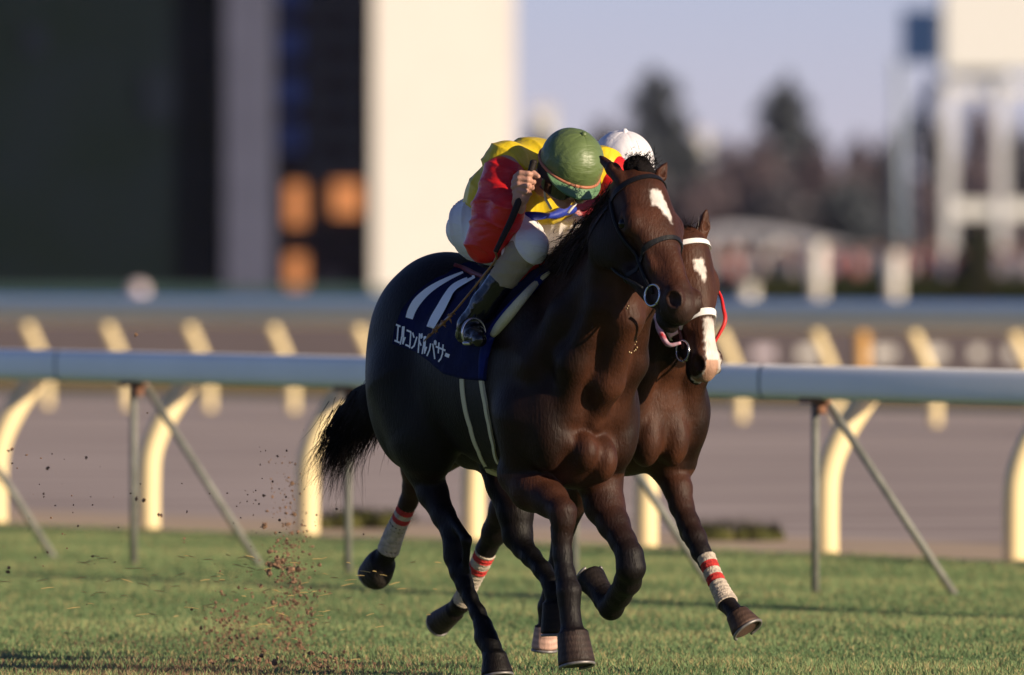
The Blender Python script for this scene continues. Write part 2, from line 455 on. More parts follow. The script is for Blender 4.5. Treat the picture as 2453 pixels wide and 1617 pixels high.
# hind right (near the camera on the left)
q5=lambda fr,x,y,w:fr.px(814+x/2.365,958+y/2.365,w)
qs=lambda fr,x,y,w,ds:_qs(fr,x,y,w,ds)
def _qs(fr,x,y,w,ds):
    p=q5(fr,x,y,w); dw=-ds*.5/.866; return p+np.array((ds,dw,0))
def limb5(B,fr,pts,w,k=.02):
    out=[(qs(fr,p[0],p[1],p[3] if len(p)>3 else w,p[4] if len(p)>4 else 0),p[2]*.000669) for p in pts]
    B.chain(out,k); return out
B1.chain([((-.42,-.13,1.12),.19),((-.34,-.135,.92),.135)],k=.06)
limb5(B1,f1,[(430,250,150),(478,380,108),(528,530,86),(590,660,66),(636,760,56),(652,830,62),(655,890,62),(682,975,56),(708,1050,46),(738,1120,40),(782,1205,42),(812,1280,48),(830,1345,58),(856,1400,54),(878,1450,52)],-.14)
B1.cap(q5(f1,716,790,-.15),q5(f1,625,650,-.14),.020,.018,.03); B1.cap(q5(f1,718,800,-.15),q5(f1,712,960,-.14),.018,.014,.02)
B1.cap(q5(f1,800,1350,-.15),q5(f1,815,1390,-.15),.022,.016,.02)
HA=(q5(f1,876,1440,-.14),q5(f1,892,1560,-.14))
B1.hoof(HA[0],HA[1],.044,.063,.02)
# hind left
limb5(B1,f1,[(860,300,100,.10),(930,480,100,.11),(995,640,100),(1008,770,84),(1040,840,60),(1085,890,54),(1150,965,50),(1200,1045,50),(1215,1100,50),(1218,1150,46)],.12)
HB=(q5(f1,1216,1150,.12),q5(f1,1190,1325,.12)+np.array((.04,0,0)))
B1.hoof(HB[0],HB[1],.045,.056,.02)
# fore right
B1.chain([((.48,-.17,1.0),.13),(q5(f1,1060,400,-.15),.090)],k=.05)
limb5(B1,f1,[(1040,410,150,-.15),(1095,500,132,-.145),(1195,568,98),(1262,635,76),(1266,690,64),(1258,770,56),(1262,880,52),(1278,990,54),(1298,1085,66),(1300,1150,58),(1306,1220,54),(1316,1300,66)],-.13,.018)
B1.cap(q5(f1,1215,720,-.12),q5(f1,1245,1040,-.12),.016,.016,.014)
HC_=(q5(f1,1319,1315,-.13),q5(f1,1320,1500,-.13)+np.array((.03,0,0)))
B1.hoof(HC_[0],HC_[1],.058,.071,.02)
# fore left, folded
B1.chain([((.50,.15,1.0),.12),(q5(f1,1470,440,.13),.088)],k=.05)
limb5(B1,f1,[(1470,440,130),(1500,600,112),(1552,705,88),(1604,800,72),(1642,880,74),(1650,950,80)],.13,.02)
limb5(B1,f1,[(1650,950,78),(1632,1030,74,.13,-.04),(1585,1110,66,.13,-.08),(1538,1180,68,.13,-.10),(1505,1140,62,.13,-.11),(1480,1095,58,.13,-.12)],.13,.018)
HD_=(_qs(f1,1490,1105,.13,-.12),_qs(f1,1418,1010,.13,-.11))
B1.hoof(HD_[0],HD_[1],.042,.060,.02)

V,Q=B1.mesh(RES)
def coat(V,base,legcol,hood,blaze,nose_col,h_axes,hoofs,white=(0.72,0.66,0.62)):
    C=np.tile(np.array(base),(len(V),1)).astype(float)
    z=V[:,2]
    t=np.clip((0.80-z)/.32,0,1)[:,None]; C=C*(1-t)+np.array(legcol)*t
    poll,R,L=h_axes
    loc=(V-poll)@R.T; l=loc[:,0]*0.64/L; w=loc[:,1]; u=loc[:,2]
    near=(np.abs(w)<.16)&(u>-.2)&(u<.12)&(l>-.1)&(l<.75)
    t=np.where(near,np.clip((l-.50)/.12,0,1),0)[:,None]; C=C*(1-t*.8)+np.array(nose_col)*t*.8
    ed=0.0025*np.sin(l*190+w*120)+.002*np.sin(w*300)
    for (l0,l1,c0,c1,h0,h1) in blaze:
        q=np.clip((l-l0)/(l1-l0),0,1); cc=c0+(c1-c0)*q; hh=h0+(h1-h0)*q
        m=np.where((u>-.085*1.25),np.clip(np.minimum(np.minimum(l-l0-ed,l1-ed-l)+.006,hh+ed-np.abs(w-cc))/.008+.5,0,1),0)[:,None]; C=C*(1-m)+np.array(white)*m
    for (a,b,colr) in hoofs:
        B_=b-a; LL=np.linalg.norm(B_); uu=B_/LL; pr=(V-a)@uu; rad=np.linalg.norm((V-a)-pr[:,None]*uu,axis=1)
        m=(pr>.006)&(pr<LL+.02)&(rad<.13); ring=(0.5+0.5*np.sin(pr[m]*260+.6*np.sin(V[m,1]*60)))[:,None]
        C[m]=np.array(colr)*(0.75+0.45*ring)
    return C
def side_shade(V,C,poll,R,L):
    """shade put into the coat colour: sides of the neck, shoulders and cheeks darker than the front of the chest and face, the same left and right"""
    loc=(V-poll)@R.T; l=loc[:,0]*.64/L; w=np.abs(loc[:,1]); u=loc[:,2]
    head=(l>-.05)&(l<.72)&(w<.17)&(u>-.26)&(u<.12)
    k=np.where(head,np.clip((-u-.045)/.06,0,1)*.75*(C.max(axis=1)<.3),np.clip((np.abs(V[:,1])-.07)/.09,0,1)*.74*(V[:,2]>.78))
    return C*(1-k[:,None])  # side shade painted into the coat
hoof_c=(.050,.032,.026)
hoofs1=[(*HA,hoof_c),(*HB,(.10,.06,.04)),(*HC_,hoof_c),(*HD_,(.03,.022,.02))]
C=coat(V,(.064,.0215,.0105),(.009,.006,.006),0,[(.112,.168,-.016,-.010,.026,.036),(.155,.215,-.004,.008,.030,.017),(.205,.250,.010,.014,.017,.004)],(.03,.018,.015),(poll1,R1,L1),hoofs1)
C*=1-.86*np.clip((.52-V[:,0])/.30,0,1)[:,None]     # darker quarters than chest, with flank shade put into the coat colour
C=side_shade(V,C,poll1,R1,L1); mesh_obj("body",V,Q,M_coat1,root1,True,C)

Bh1=Body(); build_head(Bh1,h1,R1,1.25)
def eyes(h,R,root,r=.021):
    for q in (-1,1):
        b=MB(); b.ball(h(.200,q*.099,-.046),r); b.build("eye",M_eye,root)
eyes(h1,R1,root1)
def horseshoe(a,b,r,root,fwd):
    """thin U of metal under a hoof"""
    u=(b-a)/np.linalg.norm(b-a); f=np.array(fwd,float); f=f-u*(f@u); f/=np.linalg.norm(f); s=np.cross(u,f)
    bm_=MB(); pts=[b+u*.004+f*r*math.cos(t)*.98+s*r*math.sin(t)*.95 for t in np.linspace(-2.5,2.5,26)]
    bm_.tube(pts,.006,6,1.0); return bm_.build("horseshoe",M_shoe,root)
for (a_,b_,c_),rr_,fw in zip(hoofs1,(.060,.052,.068,.057),((1,0,.2),(1,0,.2),(1,0,.2),(-.3,0,-1))): horseshoe(a_,b_,rr_,root1,fw)
# ---- tail
b=MB()
dock=np.array((-.735,0,1.24))
T_c=[(x*1.0311,y*1.0311) for x,y in ((886,932),(848,955),(812,985),(785,1020))]
tc=[f1.px(x,y,0.02) for x,y in T_c]; 
tc=[np.array((-.66,0,1.27))]+tc
TB=Body(); TB.chain([(tc[0],.07),(tc[1],.092),(tc[2],.090),(tc[3],.072),(tc[4],.036)],k=.04,q=1.3)
Vt,Qt=TB.mesh(.01); 
b.V=[tuple(v) for v in Vt]; b.F=[tuple(q) for q in Qt]; b.C=[(1,1,1)]*len(Vt)
flow0=tc[4]-tc[2]; flow0/=np.linalg.norm(flow0)
hair_tufts(b,[tc[0],tc[1],tc[2]],700,.18,lambda t:flow0+np.array((0,0,.0-.3*t)),.10,.0022,8,.02,.25,.035)
hair_tufts(b,[tc[2],tc[3],tc[4]],1500,.15,lambda t:f1.dirl((-.50,0,-.65-.5*t)),.13,.0016,9,.035,.35,.035)
hair_tufts(b,[tc[3],tc[4]],260,.26,lambda t:f1.dirl((-.10,0,-1)),.14,.0018,9,.035,.1,.030)
hair_tufts(b,[tc[2],tc[3]],60,.12,lambda t:f1.dirl((-1,0,.0)),.25,.0014,9,.05,.0,.05)
b.build("tail",M_hair,root1)
# ---- mane, blown towards the rider on the near side, and the knob of forelock between the ears
b=MB()
crest=[h1(.02,-.03,-.10),np.array((.96,-.03,1.83)),np.array((.82,-.04,1.75)),np.array((.66,-.05,1.66)),np.array((.50,-.04,1.58))]
hair_tufts(b,crest,2000,.09,lambda t:np.array((-.5,-.40,-.7+.3*t)),.28,.0024,7,.03,.15,.02)
hair_tufts(b,crest[1:],500,.075,lambda t:np.array((-.55,-.35,.15)),.35,.0020,7,.045,.0,.025)
hair_tufts(b,crest[:4],900,.16,lambda t:np.array((-.25,-.35,-.8)),.22,.0026,7,.03,.15,.02)
b.build("mane",M_hairlit,root1)
FB=Body(); FB.ell(h1(-.045,.0,.005),(.045,.062,.045),.01,R1); FB.ell(h1(-.01,.0,.03),(.03,.045,.02),.01,R1)
Vf,Qf=FB.mesh(.006); b=MB(); b.V=[tuple(v) for v in Vf]; b.F=[tuple(q) for q in Qf]; b.C=[(1,1,1)]*len(Vf)
hair_tufts(b,[h1(-.05,-.045,.02),h1(-.055,0,.03),h1(-.05,.055,.02)],700,.009,R1[2]*.5-R1[0]*.5,.6,.0022,5,.02,.0,.015)
b.build("forelock",M_hair,root1)

# ---- bridle
def bridle(B,h,R,root,noseb_m,brow_m,cheek_m,ring_m,nb=.40,wn=.018,off=.006):
    br=empty("bridle"); br.parent=root
    A,W,U=R
    s_=strap_loop(B,h(nb,0,-.06),W,U,A,wn,off,0,2*math.pi,48,.3,bow=lambda a:-.02*math.sin(a)); s_.build("noseband",noseb_m,br)
    s_=strap_loop(B,h(.055,0,-.05),W,U,A,.020,off,-.25,math.pi+.25,40,.3,bow=lambda a:-.012*math.sin(a)); s_.build("browband",brow_m,br)
    s_=strap_loop(B,h(.07,0,-.10),W,U,A,.016,off,math.pi*.98,2*math.pi*1.01,34,.4,bow=lambda a:.05*abs(math.sin(a))); s_.build("throatlatch",cheek_m,br)
    for q in (-1,1):
        pts=[]
        for t in np.linspace(0,1,18):
            l=.05+t*.44; c=h(l,0,-.075-.01*t); dd=W*q
            tt=surf_from(B,[c],[dd],0,.3)[0]; pts.append(c+dd*(tt+off*.6))
        b=MB(); b.tube(pts,.0075,6,1.0); b.build("cheekpiece",cheek_m,br)
        b=MB(); c0=pts[-1]+W*q*.006+A*.01
        ring=[c0+(A*math.cos(t)+U*math.sin(t))*.040 for t in np.linspace(0,2*math.pi,25)]
        b.tube(ring,.0045,6); b.tube([c0+A*.038,c0+A*.03-W*q*.05+U*.01],.0048,6); b.build("bit_ring",ring_m,br)
    return br,pts
br1,_=bridle(Bh1,h1,R1,root1,M_black,M_black,M_black,M_steel,nb=.34,wn=.016)
b=MB(); g_=random.Random(9)
pts_=[(1635,487),(1628,500),(1680,690),(1672,705),(1684,722),(1668,742),(1650,752),(1640,748),(1676,735)]
P_s,ok_s=f1.ray(B1,[814+p[0]/2.365 for p in pts_],[527+p[1]/2.365 for p in pts_])
for p_,o_ in zip(P_s,ok_s):
    if o_: b.ball(tuple(p_),(g_.uniform(.002,.004),g_.uniform(.002,.004),g_.uniform(.002,.004)),6,4)
o=b.build("mud_flecks",mat("dried_fleck",(.55,.42,.24),rough=.8),root1,True); o["kind"]="stuff"
# ---- number cloth, saddle and girth of the leading horse
def cloth_patch(fr,B,px_back,px_bottom,px_front,name,m,root,off=.010,top=(0.10,0.06),nz=40,ns=40,mirror=True):
    """cloth over the back: its back, bottom and front edges are found on the body, then the sheet is filled in (s, angle)"""
    def locate(px):
        P,ok=fr.ray(B,[p[0]*1.0311 for p in px],[p[1]*1.0311 for p in px])
        P=P[ok]; return P[:,0],np.arctan2(-P[:,1],P[:,2]-1.18)      # s, angle from straight up towards the right flank
    sb,tb=locate(px_back); sf,tf=locate(px_front); so,to=locate(px_bottom)
    tmax=lambda a: np.interp(a,np.linspace(0,1,len(to)),to)
    o=np.argsort(tb); tb,sb=tb[o],sb[o]; o=np.argsort(tf); tf,sf=tf[o],sf[o]
    def grid(sign):
        cs=[];ds=[]
        for j in range(nz+1):
            for i in range(ns+1):
                a=i/ns; th=tmax(a)*j/nz
                s_=np.interp(th,tb,sb)*(1-a)+np.interp(th,tf,sf)*a
                cs.append((s_,0,1.18)); ds.append((0,-math.sin(th)*sign,math.cos(th)))
        t=surf_from(B,cs,ds,0.05,.6); cs=np.array(cs);ds=np.array(ds)
        T=t.reshape(nz+1,ns+1)
        for _ in range(3):
            T[1:-1,1:-1]=(T[1:-1,1:-1]*2+T[2:,1:-1]+T[:-2,1:-1])/4
            T[:,1:-1]=(T[:,1:-1]*2+T[:,2:]+T[:,:-2])/4
        t=T.ravel()
        return cs+ds*(t[:,None]+off), cs+ds*(t[:,None]-.002)
    V=[];Fc=[]
    for sign in ((1,-1) if mirror else (1,)):
        for L_ in grid(sign):
            n=len(V)
            for v in L_: V.append(v)
            for j in range(nz):
                for i in range(ns):
                    a=n+j*(ns+1)+i; q=(a,a+1,a+ns+2,a+ns+1); Fc.append(q if sign==1 else q[::-1])
        n0=n-(ns+1)*(nz+1)
        W_=(ns+1)
        for j in range(nz):
            for i in (0,ns): 
                a=n0+j*W_+i; b_=n+j*W_+i; Fc.append((a,b_,b_+W_,a+W_))
        for i in range(ns):
            a=n0+nz*W_+i; b_=n+nz*W_+i; Fc.append((a,a+1,b_+1,b_))
    return mesh_obj(name,V,Fc,m,root,True)
cloth=cloth_patch(f1,B1,[(1090,614),(1040,642),(975,680),(938,722),(920,770),(916,800)],[(916,800),(950,818),(985,840),(1045,868),(1090,880),(1130,884)],
    [(1130,884),(1137,820),(1152,775),(1195,722),(1240,678),(1275,640)],"saddlecloth",M_navy,root1)
B1c=Body(); B1c.P=list(B1.P)
def print_mesh(fr,B,polys,name,m,root,off=.0135,step=5.0):
    """flat lettering laid on the cloth: each stroke is a polyline with widths, given in photo pixels"""
    V=[];Fc=[];X=[];Y=[]
    for pts in polys:
        C=cr([(p[0],p[1],p[2],p[3]) for p in pts],6) if len(pts)>2 else [np.array(pts[0])*(1-t)+np.array(pts[1])*t for t in np.linspace(0,1,7)]
        n=len(X)
        for c in C:
            for q in (-1,-.33,.33,1): X.append(c[0]+c[2]*q); Y.append(c[1]+c[3]*q)
        for i in range(len(C)-1):
            for k in range(3):
                a=n+i*4+k; Fc.append((a,a+1,a+5,a+4))
    P,ok=fr.ray(B,X,Y)
    cs=P.copy(); cs[:,1]=0; cs[:,2]=1.18; d=P-cs; d/=np.linalg.norm(d,axis=1)[:,None]+1e-9
    V=P+d*off
    Fc=[f for f in Fc if all(ok[i] for i in f)]
    return mesh_obj(name,V,Fc,m,root,True)
z3=lambda x,y:(850+x/2.613,580+y/2.613)
def zst(pts):   # (zx,zy,half-width across in x, half-width across in y)
    return [(*z3(p[0],p[1]),p[2]/2.613,p[3]/2.613) for p in pts]
one_a=zst([(355,490,22,7),(372,440,24,8),(405,385,22,14),(460,330,14,16),(520,288,8,15),(600,245,4,11),(680,209,3,6)])
one_b=zst([(487,546,22,8),(515,490,26,10),(550,430,24,14),(585,365,20,16),(620,310,12,18),(670,275,6,18),(755,234,4,11)])
print_mesh(f1,B1,[one_a],"number_one",M_print,cloth); print_mesh(f1,B1,[one_b],"number_one",M_print,cloth)
GL={ # strokes in a unit cell, y down
 'E':[[(.12,.12),(.88,.12)],[(.5,.12),(.5,.86)],[(.04,.86),(.96,.86)]],
 'RU':[[(.30,.08),(.29,.5),(.08,.92)],[(.58,.05),(.58,.86),(.95,.52)]],
 'KO':[[(.12,.16),(.86,.16),(.86,.90)],[(.08,.84),(.90,.84)]],
 'N':[[(.12,.16),(.42,.34)],[(.12,.88),(.55,.72),(.92,.26)]],
 'DO':[[(.34,.05),(.34,.95)],[(.34,.36),(.80,.56)],[(.62,.06),(.72,.24)],[(.80,.0),(.90,.18)]],
 'PA':[[(.36,.28),(.28,.6),(.05,.92)],[(.60,.24),(.76,.55),(.92,.90)],[(.82,.04),(.92,.08),(.92,.20),(.82,.22),(.76,.12),(.82,.04)]],
 'SA':[[(.03,.30),(.97,.30)],[(.30,.06),(.30,.56)],[(.72,.06),(.72,.52),(.60,.80),(.38,.95)]],
 '-':[[(.08,.5),(.92,.5)]]}
word=['E','RU','KO','N','DO','RU','PA','SA','-']
xs0=[268,303,335,371,408,440,470,528,582]; xs1=[303,335,371,408,440,470,528,582,612]
def row(x): t=(x-268)/344; return 510+t*150, 640+t*142-(6 if x>560 else 0)
polys=[]
for g,a,c in zip(word,xs0,xs1):
    if g=='SA': a-=6; c+=4
    for st in GL[g]:
        pts=[]
        for i,(u,v) in enumerate(st):
            x=a+1+(c-a-2)*u; t0,t1=row(x); y=t0+(t1-t0)*v; sl=-8*(v-.5); pts.append((x+sl,y))
        for i in range(len(pts)-1):
            (x0,y0),(x1,y1)=pts[i],pts[i+1]; dx,dy=x1-x0,y1-y0; L=math.hypot(dx,dy)+1e-6; hw=4.3 if g!='-' else 10
            hx,hy=-dy/L*hw,dx/L*(hw+1.2); ex,ey=dx/L*1.5,dy/L*1.5
            A=(*z3(x0-ex,y0-ey),hx/2.613,hy/2.613); Bq=(*z3(x1+ex,y1+ey),hx/2.613,hy/2.613); polys.append([A,Bq])
print_mesh(f1,B1,polys,"horse_name",M_print,cloth)
# blue binding along the front edge and the cream fleece roll
def surf_tube(fr,B,px,rad,off,name,m,root,n=8,sy=1.0):
    P,ok=fr.ray(B,[p[0]*1.0311 for p in px],[p[1]*1.0311 for p in px]); P=P[ok]; rad=[r for r,o in zip(rad,ok) if o]
    cs=P.copy(); cs[:,1]*=.3; cs[:,2]=1.15; d=P-cs; d/=np.linalg.norm(d,axis=1)[:,None]; P=P+d*off
    return tube_local(name,list(P),rad,m,root,n,sy)
saddle=empty("saddle",(f1.o[0],f1.o[1],0),ROT)
tag(saddle,"small red and black racing saddle with cream roll over the number eleven cloth","saddle")
surf_tube(f1,B1,[(1150,784),(1165,765),(1190,735),(1220,698),(1250,664),(1278,641)],[.012,.020,.021,.017,.012,.006],.014,"fleece_roll",M_cream,saddle,10)
surf_tube(f1,B1,[(1122,880),(1130,820),(1148,775),(1185,725),(1225,683),(1262,645)],[.015,.024,.026,.024,.02,.014],.004,"binding",M_blue,saddle,8)
surf_tube(f1,B1,[(1205,664),(1235,636),(1262,618)],[.010,.015,.010],.02,"red_pad",M_red_strap,saddle,8)
surf_tube(f1,B1,[(1056,624),(1080,634),(1105,646),(1135,656)],[.007,.010,.010,.010],.016,"red_strap",mat("dark_red_strap",(.16,.012,.02),rough=.6),saddle,8)
SB=Body(); SB.ell((.10,0,1.575),(.20,.13,.035),.03); SB.cap((-.10,0,1.60),(.0,0,1.58),.035,.03,.03); SB.cap((.24,0,1.60),(.3,0,1.60),.03,.02,.03)
for q in (-1,1): SB.ell((.26,q*.215,1.42),(.06,.03,.13),.03)
Vs,Qs=SB.mesh(.009); mesh_obj("seat",Vs,Qs,M_black,saddle,True)
def girth_band(px,wd,off,name,m):
    P,ok=f1.ray(B1,[p[0]*1.0311 for p in px],[p[1]*1.0311 for p in px]); P=P[ok]
    th=np.arctan2(-P[:,1],P[:,2]-1.15); o=np.argsort(th)
    tt=np.linspace(th.min(),math.pi,30); ss=np.interp(tt,th[o],P[o,0]); rows=[[],[]];inn=[[],[]]
    for k,dw in enumerate((-wd/2,wd/2)):
        cs=np.array([(s_+dw,0,1.15) for s_ in ss]); ds=np.array([(0,-math.sin(t),math.cos(t)) for t in tt])
        t=surf_from(B1t,cs,ds,.05,.6); rows[k]=list(cs+ds*(t[:,None]+off)); inn[k]=list(cs+ds*(t[:,None]-.004))
    b=MB()
    for mir in (1,-1):
        g=lambda L_:[p*np.array((1,mir,1)) for p in L_]
        b.strip(g(rows[0]),g(rows[1])); b.strip(g(inn[0]),g(rows[0])); b.strip(g(rows[1]),g(inn[1]))
    return b.build(name,m,saddle)
girth_band([(1098,880),(1102,930),(1114,985),(1130,1040),(1150,1090)],.13,.006,"girth",M_black)
girth_band([(1077,880),(1082,935),(1096,990),(1114,1045),(1136,1088)],.026,.010,"girth_edge",M_cream)
girth_band([(1121,884),(1130,935),(1139,985),(1148,1030),(1156,1070)],.020,.010,"girth_edge",M_cream)
# ================================================================== the second horse, on the far side
f2=Frame(0.262,55.05)
root2=empty("racehorse",(f2.o[0],f2.o[1],0),ROT)
tag(root2,"bay racehorse half hidden behind the leader with white blaze and red striped white leg bandages","horse")
d2=f2.d
B2=Body()
B2.ell((-.43,0,1.26),(.32,.25,.30),.05)
for q in (-1,1):
    B2.ell((-.50,q*.13,1.10),(.23,.14,.33),.06)
B2.ell((-.10,0,1.17),(.45,.24,.29),.06)
B2.ell((.12,0,1.12),(.50,.26,.34),.06)
B2.ell((.34,0,1.08),(.29,.24,.33),.06)
B2.cap((.05,0,1.36),(.45,0,1.42),.10,.10,.08)
for q in (-1,1):
    B2.ell((.44,q*.150,1.12),(.17,.10,.30),.04)
    B2.ell((.54,q*.155,1.00),(.12,.085,.17),.03)
    B2.ell((.60,q*.060,.90),(.08,.062,.11),.03)
B2.ell((.52,0,1.06),(.15,.19,.22),.05)
poll2=f2.px(1652,566,0.0); nose2=f2.px(1679,896,0.0)+np.array((.10,0,0))
h2,R2,L2=hframe(f2,poll2,nose2,roll=-.12,sc=1.02)
B2.chain([((.40,0,1.18),.25),((.56,0,1.30),.205),((.68,0,1.42),.16),((.76,0,1.52),.12),(h2(.03,0,-.09),.09)],k=.05,q=1.5)
for q in (-1,1):
    B2.chain([(h2(.14,q*.045,-.16),.045),((.74,q*.085,1.34),.05),((.66,q*.12,1.16),.062),((.60,q*.12,1.0),.05)],k=.03)
    B2.chain([((.74,q*.045,1.46),.06),((.60,q*.125,1.32),.065),((.52,q*.18,1.18),.06)],k=.04)
build_head(B2,h2,R2,1.02)
ear(B2,h2(.005,-.062,-.02),h2(-.15,-.085,-.03),R2[2])
ear(B2,h2(.005,.062,-.02),f2.px(1692,503,.075),R2[2],.042)
# far fore leg reaching forward
B2.chain([((.48,.15,1.0),.12),(d2(1562,1065,.14),r_(60))],k=.05)
limb5(B2,f2,[(1862,380,110),(1914,500,82),(1936,600,68),(1976,700,62),(2014,780,62),(2048,865,54),(2080,930,42),(2120,1010,40),(2168,1100,42),(2195,1155,50),(2225,1190,44),(2250,1215,46)],.13,.018)
B2.cap(q5(f2,1956,790,.12),q5(f2,1945,760,.12),.012,.014,.02)
a_=q5(f2,2246,1205,.13); hf2=[(a_,a_+np.array((.045,.022,-.062)),(.10,.06,.045))]
B2.hoof(hf2[0][0],hf2[0][1],.044,.064,.018)
# near fore leg swept back underneath
B2.chain([((.46,-.15,1.0),.12),((.34,-.14,.83),.085)],k=.05)
kn=f2.px(1351,1262,-.12); fe=f2.px(1318,1455,-.12)+np.array((-.02,0,0)); hb=f2.px(1304,1528,-.12)
B2.chain([((.34,-.14,.83),.085),(kn*.45+np.array((.34,-.14,.83))*.55,.06),(kn,.044),(kn*.5+fe*.5,.030),(fe,.036),(fe*.5+hb*.5,.030)],k=.018)
hf2.append((fe*.4+hb*.6,hb+np.array((0,0,-.045)),(.62,.38,.30)))
B2.hoof(hf2[1][0],hf2[1][1],.042,.052)
# hind near leg trailing, sole up
B2.chain([((-.45,-.13,1.08),.18),((-.66,-.13,.92),.115)],k=.06)
P_=[((-.66,-.13,.92),.115),(f2.d(975,1085,-.14),.075),(q5(f2,425,480,-.14),.046),(q5(f2,388,580,-.14),.034),(q5(f2,330,710,-.14),.033),(q5(f2,280,840,-.14),.037),(q5(f2,250,900,-.14),.040)]
B2.chain(P_,k=.02)
hf2.append((f2.d(890,1305,-.14),f2.d(874,1332,-.14)+np.array((-.04,0,-.01)),(.035,.028,.025)))
B2.hoof(hf2[2][0],hf2[2][1],.050,.060,.03); B2.ell(q5(f2,218,965,-.14),(.058,.055,.074),.03)
# hind far leg trailing
B2.chain([((-.45,.13,1.08),.18),((-.50,.13,.86),.12)],k=.06)
P_=[((-.50,.13,.86),.12),(f2.d(1175,1185,.12),.065),(f2.d(1150,1235,.12),.05),(f2.d(1130,1275,.12),.038),(f2.d(1108,1320,.12),.033),(f2.d(1085,1375,.12),.032),(f2.d(1070,1402,.12),.036),(f2.d(1055,1420,.12),.034)]
B2.chain(P_,k=.02)
hf2.append((f2.d(1058,1418,.12),f2.d(1030,1443,.12)+np.array((-.04,0,-.01)),(.04,.03,.026)))
B2.hoof(hf2[3][0],hf2[3][1],.040,.052)
V,Q=B2.mesh(RES)
C=coat(V,(.066,.023,.011),(.010,.007,.007),0,[(.13,.175,-.012,-.010,.020,.024),(.17,.22,-.010,-.004,.020,.006),(.395,.64,.004,.004,.027,.036)],(.03,.018,.015),(poll2,R2,L2),hf2,(.78,.70,.64))
loc=(V-poll2)@R2.T; l_=loc[:,0]*.64/L2
m_=(l_>.575)&(l_<.68)&(np.abs(loc[:,1])<.03)&(loc[:,2]>-.10); C[m_]=(.50,.29,.20)
C=side_shade(V,C,poll2,R2,L2); mesh_obj("body",V,Q,M_coat2,root2,True,C)
eyes(h2,R2,root2)
horseshoe(hf2[0][0],hf2[0][1],.062,root2,(1,0,.3)); horseshoe(hf2[2][0],hf2[2][1],.054,root2,(-.3,0,-1)); horseshoe(hf2[3][0],hf2[3][1],.050,root2,(-.3,0,-1)); horseshoe(hf2[1][0],hf2[1][1],.048,root2,(1,0,0))
b=MB(); crest=[h2(-.02,-.02,-.06),np.array((.80,-.03,1.58)),np.array((.68,-.04,1.52)),np.array((.50,-.04,1.48))]
hair_tufts(b,crest,900,.15,lambda t:np.array((-.75,-.3,-.2)),.28,.0024,7,.03,.15,.02)
hair_tufts(b,[h2(-.02,-.03,0),h2(-.02,.03,0)],260,.07,lambda t:R2[1]*-.4-R2[0]*.9,.35,.0016,5,.02,.0,.012)
b.build("mane",M_hairlit,root2)
b=MB(); t0=np.array((-.72,0,1.20)); t1=t0+np.array((-.25,0,-.05)); t2=t0+np.array((-.42,0,-.25))
hair_tufts(b,[t0,t1],700,.32,lambda t:t2-t0,.12,.003,7,.02,.2,.03); b.tube([t0+np.array((.1,0,.05)),t0,t1,t2],[.05,.055,.055,.02],10)
b.build("tail",M_hair,root2)
Bh2=Body(); build_head(Bh2,h2,R2,1.02)
br2,ck2=bridle(Bh2,h2,R2,root2,M_white_strap,M_white_strap,mat("brown_strap",(.10,.03,.02),rough=.5),M_steel,nb=.385,wn=.026,off=.009)
# striped bandages: thing-like wraps of the leg, white with two red stripes near the top
def bandage(P,R_,root,stripes=((.06,.15),(.24,.33)),wr=1):
    C_=cr([tuple(p)+(r,) for p,r in zip(P,R_)],14); n=len(C_); b=MB(); k_=14
    for i in range(n-1):
        t=i/(n-1); red=any(a<=t<c for a,c in stripes); b.c=(.62,.035,.03) if red else (.62,.52,.42)
        w=.0012*math.sin(i*1.9)
        b.tube([C_[i][:3],C_[i+1][:3]],[C_[i][3]+w,C_[i+1][3]+.0012*math.sin((i+1)*1.9)],k_,1.0,side=(0.1,1,0.05),cap=(i in(0,n-2)))
    return b.build("leg_bandage",M_band,root,True,col=True)
M_band=mat("crepe_bandage",(.6,.5,.4),rough=.85,attr=True,var=.35,vscale=45,bump=.5,bscale=120)
bandage([q5(f2,2076,890,.13),q5(f2,2120,1000,.13),q5(f2,2168,1098,.13),q5(f2,2196,1155,.13)],[.036,.035,.038,.044],root2,((.10,.22),(.34,.46)))
bandage([q5(f2,384,590,-.14),q5(f2,350,668,-.14),q5(f2,308,760,-.14),q5(f2,274,855,-.14)],[.036,.037,.041,.045],root2,((.06,.17),(.27,.37)))
bandage([d2(1128,1282,.12),d2(1113,1315,.12),d2(1095,1352,.12),d2(1073,1398,.12)],[.043,.040,.037,.040],root2,((.04,.16),(.30,.42)))
# red and white reins and the lead under the chin
tube_local("rein",[ck2[-1]+np.array((.02,0,0)),f2.px(1735,775,.10),f2.px(1733,740,.11),f2.px(1722,700,.12),f2.px(1716,660,.1)+np.array((-.1,0,0)),np.array((.3,.1,1.6))],[.006,.008,.007,.006,.006,.006],M_red_strap,root2,6,1.0)
A_=f2.px(1559,745,-.12); Bp=f2.px(1600,825,-.12)
tube_local("rein",[np.array((.35,-.12,1.55)),A_,(A_+Bp)/2+np.array((0,0,-.006)),Bp,h2(.47,-.075,-.07)],[.006,.010,.012,.010,.006],mat("red_white_rein",(.45,.02,.03),rough=.45,var_col=(.6,.5,.6),vscale=22),root2,6,1.0)
